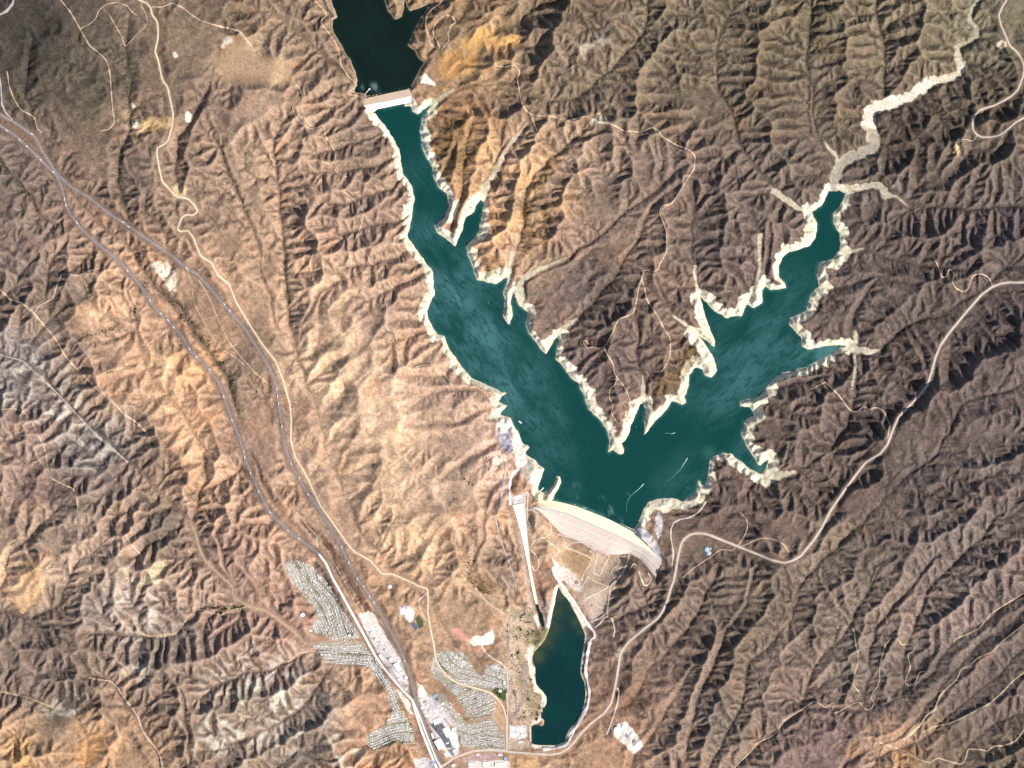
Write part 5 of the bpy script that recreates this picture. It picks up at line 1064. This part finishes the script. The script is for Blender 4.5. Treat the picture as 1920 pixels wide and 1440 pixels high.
# ------------------------------------------------------------------ houses
def gable(w, d, e, rh):
    V, F = box(-w, w, -d, d, -3, e)
    F = [f for k, f in enumerate(F) if k != 1]
    ov = .6
    V += [(-w - ov, -d - ov, e - .2), (w + ov, -d - ov, e - .2), (w + ov, d + ov, e - .2), (-w - ov, d + ov, e - .2), (-w * .75, 0, e + rh), (w * .75, 0, e + rh)]
    F2 = [(8, 9, 13, 12), (10, 11, 12, 13), (9, 10, 13), (11, 8, 12)]
    return V, F + F2, [0] * len(F) + [1] * len(F2)
TONES = [((226, 224, 220), 'pale grey'), ((196, 194, 194), 'mid grey'), ((214, 196, 180), 'tan'), ((176, 160, 152), 'brown'), ((242, 240, 236), 'white')]
HM = []
for i, (c, nm) in enumerate(TONES):
    V, F, mi = gable(6.2, 4.8, 3.4, 2.4)
    m_ = mesh('house', V, F, mi); m_.materials.append(WALL); m_.materials.append(toned(nm.replace(' ', '_') + '_tiles', c, .08, .2)); HM.append(m_)
def guide_shift(line, dx, dy): return [(x + dx, y + dy) for x, y in line]
HILL = 'the curving hillside estate west of the frontage road'; MOUTH = 'the terraced rows at the mouth of the western canyon'; NARROW = 'the narrow estate between brown hills and frontage road'; BIG = 'the big estate between freeway and lagoon'
EST = [ # outline, guide street, words, roof mix
 (ESTATE[0][1], P("545,1045 560,1075 566,1100 584,1122 600,1145 612,1175 625,1215"), HILL, (.36, .34, .16, .04, .10)),
 (ESTATE[1][1], P("570,1206 640,1204 712,1208"), MOUTH, (.36, .36, .14, .04, .10)),
 ("692,1236 704,1238 730,1280 752,1330 745,1345 735,1330 723,1293 697,1260", P("690,1230 715,1275 735,1305 750,1340 760,1370"), NARROW, (.38, .34, .14, .04, .10)),
 ("737,1335 752,1330 772,1370 787,1420 778,1396 740,1390 700,1407 683,1393 690,1377 727,1357", P("675,1392 700,1385 735,1372 760,1368 790,1372"), NARROW, (.38, .34, .14, .04, .10)),
 ("808,1240 817,1222 845,1222 867,1223 882,1245 890,1262 905,1270 912,1246 930,1246 950,1258 953,1290 935,1292 905,1292 880,1288 850,1280 830,1262 808,1266", P("800,1232 822,1265 850,1285 890,1293 925,1303 960,1315"), BIG, (.30, .28, .22, .12, .08)),
 ("820,1272 850,1284 890,1294 918,1300 935,1312 924,1338 900,1344 880,1340 862,1318 842,1296", P("842,1322 868,1305 895,1292 925,1280"), BIG, (.30, .28, .22, .14, .06)),
 ("805,1306 815,1300 838,1312 862,1348 885,1362 925,1344 938,1372 948,1386 950,1405 880,1405 862,1396 856,1372 848,1362", P("820,1345 850,1362 880,1372 915,1366 960,1372"), BIG, (.28, .28, .24, .14, .06)),
]
roadmask = np.full(G.shape, 1e9, np.float32)
for nm, w0, c, ln, b_ in ROADS:
    if max(p[1] for p in ln) > 1000: G.dist(ln, 8, out=roadmask)
blds = [(b_[1], b_[2], max(b_[3], b_[4])) for b_ in BLD]
houses, trees = [], []
EDGE = 2.6 * fbm(G.xs, G.ys, 14, 73, 3)
smat = toned('estate_street', (186, 178, 170), .1, .03)
for ei, (outline, guide, words_, mixw) in enumerate(EST):
    poly = P(outline); ins = (G.sdist(poly, 10) + EDGE) < 0; rs_ = random.Random(ei)
    def ok(px_, py_, clear):
        j, q = int((py_ - Y0) / G.s), int((px_ - X0) / G.s)
        return 0 <= j < G.ny and 0 <= q < G.nx and ins[j, q] and roadmask[j, q] > clear and not any(abs(px_ - bx) < bw * .5 + 2.2 and abs(py_ - by) < bw * .5 + 2.2 for bx, by, bw in blds)
    for k in range(-14, 15):
        off = k * 9.4 + rs_.uniform(-1.2, 1.2)
        ph = rs_.uniform(0, 6)
        ln = [(px_ + 2.0 * math.sin(py_ * .07 + ph), py_ + 2.0 * math.sin(px_ * .05 + ph)) for px_, py_ in (offset(guide, off) if abs(off) > .3 else guide)]
        x, y = resample(ln, 2.0); run = []
        for i in range(len(x)):
            if ok(x[i], y[i], 1.5): run.append((x[i], y[i]))
            if (i == len(x) - 1 or not ok(x[i], y[i], 1.5)):
                if len(run) > 4: tag(ribbon('street', run, .62, smat, 1.2), kind='structure')
                run = []
        for side, dist_ in ((-1, 2.35), (1, 2.35)):
            hx, hy = resample(offset(ln, side * dist_), 2.55)
            for i in range(1, len(hx) - 1):
                px_, py_ = hx[i] + R.uniform(-.55, .55), hy[i] + R.uniform(-.5, .5)
                if not ok(px_, py_, 2.6) or R.random() < .09: continue
                ang = math.atan2(-(hy[i+1] - hy[i-1]), hx[i+1] - hx[i-1]) + R.gauss(0, .08) + (math.pi / 2 if R.random() < .25 else 0)
                houses.append((px_, py_, ang, R.uniform(.82, 1.2), R.choices(range(5), mixw)[0], words_))
        tx2, ty2 = resample(offset(ln, 5.2), 1.5)
        for i in range(len(tx2)):
            if R.random() < .42 and ok(tx2[i], ty2[i], 2): trees.append((tx2[i] + R.gauss(0, .5), ty2[i] + R.gauss(0, .9), R.uniform(2.2, 4.6)))
# green hedge belts along the estate edges
for s_ in ("697,1238 712,1258 730,1285 748,1312 760,1335 772,1365 783,1395", "693,1248 712,1280 724,1300", "640,1249 668,1250 693,1248", "600,1226 640,1226 690,1228", "683,1395 700,1408 740,1392 780,1398", "735,1330 727,1357 690,1376", "868,1350 890,1346 924,1340", "612,1128 622,1150 632,1172", "575,1085 568,1100 572,1112"):
    x, y = resample(P(s_), 1.0)
    for i in range(len(x)):
        if R.random() < .8: trees.append((x[i] + R.gauss(0, .9), y[i] + R.gauss(0, .7), R.uniform(3, 6)))
print('houses', len(houses))
houses.sort(key=lambda h_: -h_[3])
for x, y, ang, sc, t, words_ in houses[:300]:
    o = bpy.data.objects.new('house', HM[t]); COL.objects.link(o); o.location = (*W(x, y), Z(x, y)); o.rotation_euler = (0, 0, ang); o.scale = (sc, sc, sc)
    tag(o, f"{TONES[t][1]} roofed house in {words_}", 'house', f"{TONES[t][1]} roofed houses in {words_}")
def scatter(name, items, V0, F0, mats, mi, smooth=False):
    """many small solids in one mesh: items are x, y, z, angle, sx, sy, sz"""
    V0 = np.array(V0, float); it = np.array(items, float); n = len(it)
    c, s_ = np.cos(it[:, 3])[:, None], np.sin(it[:, 3])[:, None]
    vx = V0[None, :, 0] * it[:, 4, None]; vy = V0[None, :, 1] * it[:, 5, None]; vz = V0[None, :, 2] * it[:, 6, None]
    V = np.stack([vx * c - vy * s_ + it[:, 0, None], vx * s_ + vy * c + it[:, 1, None], vz + it[:, 2, None]], -1).reshape(-1, 3)
    F0 = np.array(F0); F = (F0[None] + (np.arange(n) * len(V0))[:, None, None]).reshape(-1, F0.shape[1])
    return V, F
V, F, mi = gable(6.2, 4.8, 3.4, 2.4)
F4 = []; mi4 = []
for f, m_ in zip(F, mi):
    for k in range(1, len(f) - 1): F4.append((f[0], f[k], f[k+1])); mi4.append(m_)
rest = houses[300:]
VV, FF = scatter('houses', [(*W(x, y), Z(x, y), a, s_, s_, s_) for x, y, a, s_, t, w_ in rest], V, F4, None, None)
me = bulk('houses', VV, FF); me.polygons.foreach_set('material_index', np.concatenate([[0 if m_ == 0 else 1 + t for m_ in mi4] for *_, t, w_ in rest]).astype(np.int32))
o = link('houses', me, [WALL] + [m_.materials[1] for m_ in HM]); tag(o, kind='stuff')

# ------------------------------------------------------------------ plants
def leaf(name, c, var):
    m = M(name, .95, .1); c = lin(c); m.color(m.ramp(m.noise(.35, 4, .7), [(.3, tuple(c * (1 - var))), (.7, tuple(c * (1 + var)))])); return m.m
OAK = leaf('oak_foliage', (56, 66, 36), .4); SCRUB = leaf('scrub_foliage', (72, 66, 44), .4); BRUSH = leaf('brush_foliage', (64, 56, 44), .35); BARK = toned('bark', (96, 80, 66), .2, .5)
def crown_mesh(seed, r=5.0, n=70):
    rs = random.Random(seed); V, F = [], []
    for _ in range(n):
        th, ph, q = rs.uniform(0, 6.283), math.acos(rs.uniform(-.6, 1)), rs.random()**.4
        c = np.array((r * q * math.sin(ph) * math.cos(th), r * q * math.sin(ph) * math.sin(th), r * .8 * q * math.cos(ph) + r * .9))
        s_ = r * rs.uniform(.22, .42); a = np.array([rs.gauss(0, 1) for _ in range(3)]); a /= np.linalg.norm(a)
        b = np.cross(a, (rs.gauss(0, 1), rs.gauss(0, 1), .3)); b /= np.linalg.norm(b); d = np.cross(a, b)
        k = len(V); V += [tuple(c + s_ * a), tuple(c + s_ * b), tuple(c - s_ * .5 * (a + b)), tuple(c + s_ * .8 * d)]; F += [(k, k+1, k+3), (k+1, k+2, k+3), (k, k+2, k+1), (k, k+3, k+2)]
    return mesh('crown', V, F)
CR = [crown_mesh(i) for i in range(5)]
for m_ in CR: m_.materials.append(OAK)
tv = join(drum(.6, -2, 3.5, 8, r1=.4), drum(.3, 3.2, 6.0, 6, r1=.12, cx=.4, cy=.2)); TRUNK = mesh('trunk', *tv); TRUNK.materials.append(BARK)
NT = [0]; extra = []
def tree(x, y, sc, label, group):
    NT[0] += 1
    if NT[0] > 300: extra.append((x, y, sc * 4.5)); return
    r = empty('tree', (*W(x, y), Z(x, y)), R.uniform(0, 6.28)); r.scale = (sc, sc, sc)
    for nm, m_ in (('trunk', TRUNK), ('crown', CR[R.randrange(5)])):
        o = bpy.data.objects.new(nm, m_); COL.objects.link(o); o.parent = r
    tag(r, label, 'tree', group)
def along(s, n, spread, sc, label, group):
    x, y = resample(P(s), 1.0)
    for k in range(n):
        i = R.randrange(len(x)); tree(x[i] + R.gauss(0, spread), y[i] + R.gauss(0, spread * .6), R.uniform(*sc), label, group)
along("393,1139 420,1142 456,1138", 34, 1.6, (1.0, 1.7), 'dark tree in the grove where the two western canyon roads meet', 'trees at the canyon road fork')
along("412,1150 424,1160", 10, 2.0, (1.0, 1.5), 'dark tree on the slope just south of the canyon road grove', 'trees below the canyon grove')
along("870,898 880,904 890,912", 10, 1.0, (.9, 1.4), 'dark tree in the cross shaped planting on the tan hills west of the lake', 'trees of the cross shaped planting'); along("884,890 880,905 878,915", 8, .8, (.9, 1.4), 'dark tree in the cross shaped planting on the tan hills west of the lake', 'trees of the cross shaped planting')
along("888,1035 878,1060 876,1075 884,1092 900,1105 925,1120", 42, 3.2, (.8, 1.4), 'small dark oak strung along the dry creek west of the spillway', 'oaks along the dry creek')
along("935,855 942,862 955,850 962,838", 12, 2.0, (.7, 1.1), 'small dark tree on the edge of the boat launch car park', 'trees round the boat launch car park')
along("825,700 845,722 857,745 866,757", 16, 1.4, (.7, 1.1), 'small dark tree beside the trail on the ridge west of the lake', 'trees along the ridge trail')
along("910,850 918,875 916,890", 12, 1.6, (.8, 1.2), 'dark tree in the short gully above the boat launch', 'trees in the launch gully')
along("925,1296 945,1312", 10, 3.0, (1.0, 1.5), 'dark green tree in the small park beside the roundabout road', 'trees of the small park')
along("1110,1130 1112,1140", 2, 1.0, (.9, 1.1), 'lone dark tree on the pale flat east of the lagoon', 'trees east of the lagoon')
pk = G.inside(P(ESTATE[4][1])); n = 0
while n < 250:
    x, y = R.uniform(946, 1022), R.uniform(1142, 1358)
    if pk[int((y - Y0) / G.s), int((x - X0) / G.s)] and roadmask[int((y - Y0) / G.s), int((x - X0) / G.s)] > 2:
        g_ = R.random()
        for _ in range(R.choice((2, 3, 5, 7))):
            tree(x + R.gauss(0, 2.0), y + R.gauss(0, 2.0), R.uniform(.75, 1.35), 'dark green shade tree in the picnic park on the west shore of the lagoon', 'shade trees in the lagoon park'); n += 1
n = 0; cx_, cy_ = 970, 1200
while n < 800:
    if R.random() < .3: cx_, cy_ = R.uniform(946, 1022), R.uniform(1142, 1358)
    x, y = cx_ + R.gauss(0, 3.2), cy_ + R.gauss(0, 3.2)
    if pk[int((y - Y0) / G.s), int((x - X0) / G.s)] and roadmask[int((y - Y0) / G.s), int((x - X0) / G.s)] > 2: extra.append((x, y, R.uniform(2.4, 5.0))); n += 1
# shrubs and brush: uncountable
dome = ([(1, 0, 0), (.31, .95, 0), (-.81, .59, 0), (-.81, -.59, 0), (.31, -.95, 0), (.45, .3, .75), (-.5, .25, .8), (.05, -.5, .7), (0, 0, -.6)],
        [(0, 1, 5), (1, 2, 6), (1, 6, 5), (2, 3, 6), (3, 4, 7), (3, 7, 6), (4, 0, 5), (4, 5, 7), (5, 6, 7), (0, 8, 1), (1, 8, 2), (2, 8, 3), (3, 8, 4), (4, 8, 0)])
def shrubs(name, pts, mat):
    pts = [p for p in pts if X0 + 5 < p[0] < X1 - 5 and Y0 + 5 < p[1] < Y1 - 5]
    if not pts: return
    xy = np.array(pts); z = sample(G, H, xy[:, 0], xy[:, 1])
    rs = np.random.RandomState(len(pts)); n = len(pts)
    it = np.stack([(xy[:, 0] - 960) * S, (720 - xy[:, 1]) * S, z, rs.uniform(0, 6.28, n), xy[:, 2] * rs.uniform(.7, 1.3, n), xy[:, 2] * rs.uniform(.7, 1.3, n), xy[:, 2] * rs.uniform(.5, .9, n)], 1)
    V, F = scatter(name, it, dome[0], dome[1], None, None)
    V = V + rs.normal(0, .35, V.shape)
    tag(link(name, bulk(name, V, F, False), mat), kind='stuff')
pts = []
for w0, s_ in TREES_LINE:
    x, y = resample(wiggle(P(s_), 6, 5), 1.0)
    for i in range(len(x)):
        if math.sin(i * .13 + w0 * 9) + R.gauss(0, .5) < .2:
            for _ in range(int(1 + w0 * .8)): pts.append((x[i] + R.gauss(0, w0 * .75), y[i] + R.gauss(0, w0 * .75), R.uniform(2.5, 6.0)))
shrubs('trees', extra, OAK)
shrubs('riparian_thicket', pts, OAK)
pts = []
for pl in SHRUB:
    ins = G.inside(pl); js, is_ = np.nonzero(ins); N_ = int(len(js) * .55)
    clump = fbm(G.xs, G.ys, 7, 99, 2)
    for _ in range(N_):
        k = R.randrange(len(js))
        if clump[js[k], is_[k]] + R.gauss(0, .25) > .15: pts.append((G.xs[is_[k]] + R.uniform(-.8, .8), G.ys[js[k]] + R.uniform(-.8, .8), R.uniform(3.0, 6.0)))
shrubs('scrub_thicket', pts, SCRUB)
shrubs('garden_trees', [(x, y, r * 1.0) for x, y, r in trees], OAK)
lumv = colr.mean(-1); cl = fbm(G.xs, G.ys, 16, 1234, 4); rs = np.random.RandomState(8)
nb = 70000; jj = rs.randint(6, G.ny - 6, nb * 4); ii = rs.randint(6, G.nx - 6, nb * 4)
prob = np.clip((.24 - lumv[jj, ii]) / .16, 0, 1) * np.clip(.5 + cl[jj, ii], 0, 1); wet = (G.sdist(LAKE, 6) < 5) | (G.sdist(FOREBAY, 6) < 3) | (G.sdist(LAGOON, 6) < 4)
allroad = np.full(G.shape, 1e9, np.float32)
for nm, w0, c, ln, b_ in ROADS: G.dist(ln, 4, out=allroad)
ok = (rs.rand(nb * 4) < prob) & ~wet[jj, ii] & (allroad[jj, ii] > 3.2)
jj, ii = jj[ok][:nb], ii[ok][:nb]
shrubs('hillside_brush', list(zip(G.xs[ii] + rs.uniform(-.7, .7, len(ii)), G.ys[jj] + rs.uniform(-.7, .7, len(ii)), rs.uniform(2.2, 5.5, len(ii)))), BRUSH)

# ------------------------------------------------------------------ traffic
PAINTS = [(toned('white_van_paint', (250, 250, 250), .02, .3, .35, .5), 'white'), (toned('silver_paint', (214, 216, 220), .03, .3, .3, .5), 'silver'), (toned('red_paint', (150, 48, 40), .05, .3, .3, .5), 'red'), (toned('blue_paint', (60, 84, 130), .05, .3, .3, .5), 'blue')]
RUB = toned('tyre_rubber', (28, 28, 30), .1, .5)
def wheels(xs_, w, r=.6):
    P_ = []
    for x in xs_:
        for sgn in (-1, 1):
            V = [(x + r * math.cos(2*math.pi*i/10), sgn * w + dy, r + r * math.sin(2*math.pi*i/10)) for dy in (-.25, .25) for i in range(10)]
            P_.append((V, [(i, (i+1) % 10, 10 + (i+1) % 10, 10 + i) for i in range(10)] + [tuple(range(9, -1, -1)), tuple(range(10, 20))]))
    return join(*P_)
TRM = mesh('trailer', *box(-11, 4.5, -2.2, 2.2, 1.4, 5.2)); CBM = mesh('cab', *join(box(5.2, 9.0, -2.0, 2.0, 1.0, 4.6), box(9.0, 10.6, -1.9, 1.9, 1.0, 2.9))); WHM = mesh('wheels', *wheels((-9, -7.6, 5, 8.8), 1.7)); GLM = mesh('windscreen', *box(9.0, 9.15, -1.7, 1.7, 2.95, 4.2))
TRM.materials.append(PAINTS[0][0]); CBM.materials.append(PAINTS[0][0]); WHM.materials.append(RUB); GLM.materials.append(darkglass)
def lorry(x, y, line, label, group, side):
    px, py = resample(line, 1.0); i = int(np.argmin((px - x)**2 + (py - y)**2)); i = min(max(i, 1), len(px) - 2)
    tx, ty = px[i+1] - px[i-1], py[i+1] - py[i-1]; L = math.hypot(tx, ty); tx /= L; ty /= L
    X, Y = px[i] - ty * side, py[i] + tx * side
    r = empty('lorry', (*W(X, Y), Z(X, Y) + 3.6), math.atan2(-ty, tx) if line is SB else math.atan2(ty, -tx)); r.scale = (1.6, 1.6, 1.6)
    for nm, m_ in (('trailer', TRM), ('cab', CBM), ('wheels', WHM), ('windscreen', GLM)):
        o = bpy.data.objects.new(nm, m_); COL.objects.link(o); o.parent = r
    tag(r, label, 'lorry', group)
for k, (x, y) in enumerate(P("283,563 302,588 313,602 326,613 356,654 367,671 397,690 420,743 435,788 457,847 460,857 470,887 485,922 123,373 126,385 50,277 77,302 100,325 38,262 505,962 541,994 560,1010 240,508 15,245 145,418")):
    lorry(x, y, SB, 'white lorry rolling along the western freeway carriageway', 'lorries on the western carriageway', R.choice((-.9, 0, .9)))
for k, (x, y) in enumerate(P("420,570 430,583 519,728 521,742 522.5,756 528.5,799 549,867 558,897 577,927 230,418 240,427 653,1055 671,1085 680,1100 691,1119 60,253 350,503 700,1130 761,1238 640,1025")):
    lorry(x, y, NB, 'white lorry rolling along the eastern freeway carriageway', 'lorries on the eastern carriageway', R.choice((-.9, 0, .9)))
CARS = []
for mt, nm in PAINTS:
    body = join(box(-2.3, 2.3, -.95, .95, .35, 1.0), ([(-1.5, -.85, 1.0), (1.0, -.85, 1.0), (1.0, .85, 1.0), (-1.5, .85, 1.0), (-1.1, -.7, 1.5), (.4, -.7, 1.5), (.4, .7, 1.5), (-1.1, .7, 1.5)], [(4, 5, 6, 7), (0, 1, 5, 4), (1, 2, 6, 5), (2, 3, 7, 6), (3, 0, 4, 7)]))
    nb_ = len(body[1]); wv = wheels((-1.4, 1.4), .85, .34); j_ = join(body, wv)
    m_ = mesh('parked_car', *j_, mi=[0] * 6 + [0, 2, 2, 2, 2] + [1] * len(wv[1])); m_.materials.append(mt); m_.materials.append(RUB); m_.materials.append(darkglass); CARS.append((m_, nm))
def lot(poly, n, ang, words_):
    ins = G.inside(P(poly)); js, is_ = np.nonzero(ins)
    for _ in range(n):
        k = R.randrange(len(js)); x, y = G.xs[is_[k]] + R.uniform(-.7, .7), G.ys[js[k]] + R.uniform(-.7, .7)
        m_, nm = CARS[R.choices(range(4), (.5, .3, .1, .1))[0]]
        o = bpy.data.objects.new('parked_car', m_); COL.objects.link(o); o.location = (*W(x, y), Z(x, y) + .3); o.rotation_euler = (0, 0, math.radians(ang + R.choice((0, 180)))); o.scale = (1.3, 1.3, 1.3)
        tag(o, f'{nm} car parked in {words_}', 'car', f'{nm} cars parked in {words_}')
lot("938,815 951,815 957,827 960,840 955,846 942,835", 40, 30, 'the boat launch car park beside the lake')
lot("810,1358 824,1356 838,1390 840,1400 830,1384", 40, 27, 'the dark car park between the white halls')
lot("868,1424 928,1416 928,1424 870,1429", 40, 90, 'the reddish car park at the bottom of the town')

# ------------------------------------------------------------------ light, sky, camera
SUN_EL, SUN_AZ = math.radians(37), math.radians(122)      # azimuth clockwise from north
w = bpy.data.worlds.new('World'); scene.world = w; w.use_nodes = True
nt = w.node_tree; sky = nt.nodes.new('ShaderNodeTexSky'); sky.sky_type = 'NISHITA'; sky.sun_disc = False; sky.sun_elevation = SUN_EL; sky.sun_rotation = SUN_AZ; sky.altitude = 600; sky.dust_density = 2.0
nt.links.new(sky.outputs[0], nt.nodes['Background'].inputs[0]); nt.nodes['Background'].inputs[1].default_value = .09
ld = bpy.data.lights.new('sun', 'SUN'); ld.energy = 4.9; ld.angle = math.radians(.53); ld.color = (1.0, .95, .88)
sun = bpy.data.objects.new('sun', ld); COL.objects.link(sun)
from mathutils import Vector
dv = Vector((math.sin(SUN_AZ) * math.cos(SUN_EL), math.cos(SUN_AZ) * math.cos(SUN_EL), math.sin(SUN_EL)))
sun.rotation_euler = (-dv).to_track_quat('-Z', 'Y').to_euler(); sun.location = dv * 20000
cd = bpy.data.cameras.new('camera'); cam = bpy.data.objects.new('camera', cd); COL.objects.link(cam); scene.camera = cam
ALT = 100000.0
cam.location = (0, 0, ALT); cd.sensor_fit = 'HORIZONTAL'; cd.sensor_width = 36; cd.lens = 36 * (ALT - 40) / (1920 * S); cd.clip_start = 100; cd.clip_end = 400000
scene.view_settings.view_transform = 'Standard'; scene.view_settings.look = 'None'; scene.view_settings.exposure = 0.32; scene.view_settings.gamma = 1.0
scene.cycles.max_bounces = 4; scene.cycles.diffuse_bounces = 2; scene.cycles.use_denoising = False
print('built')
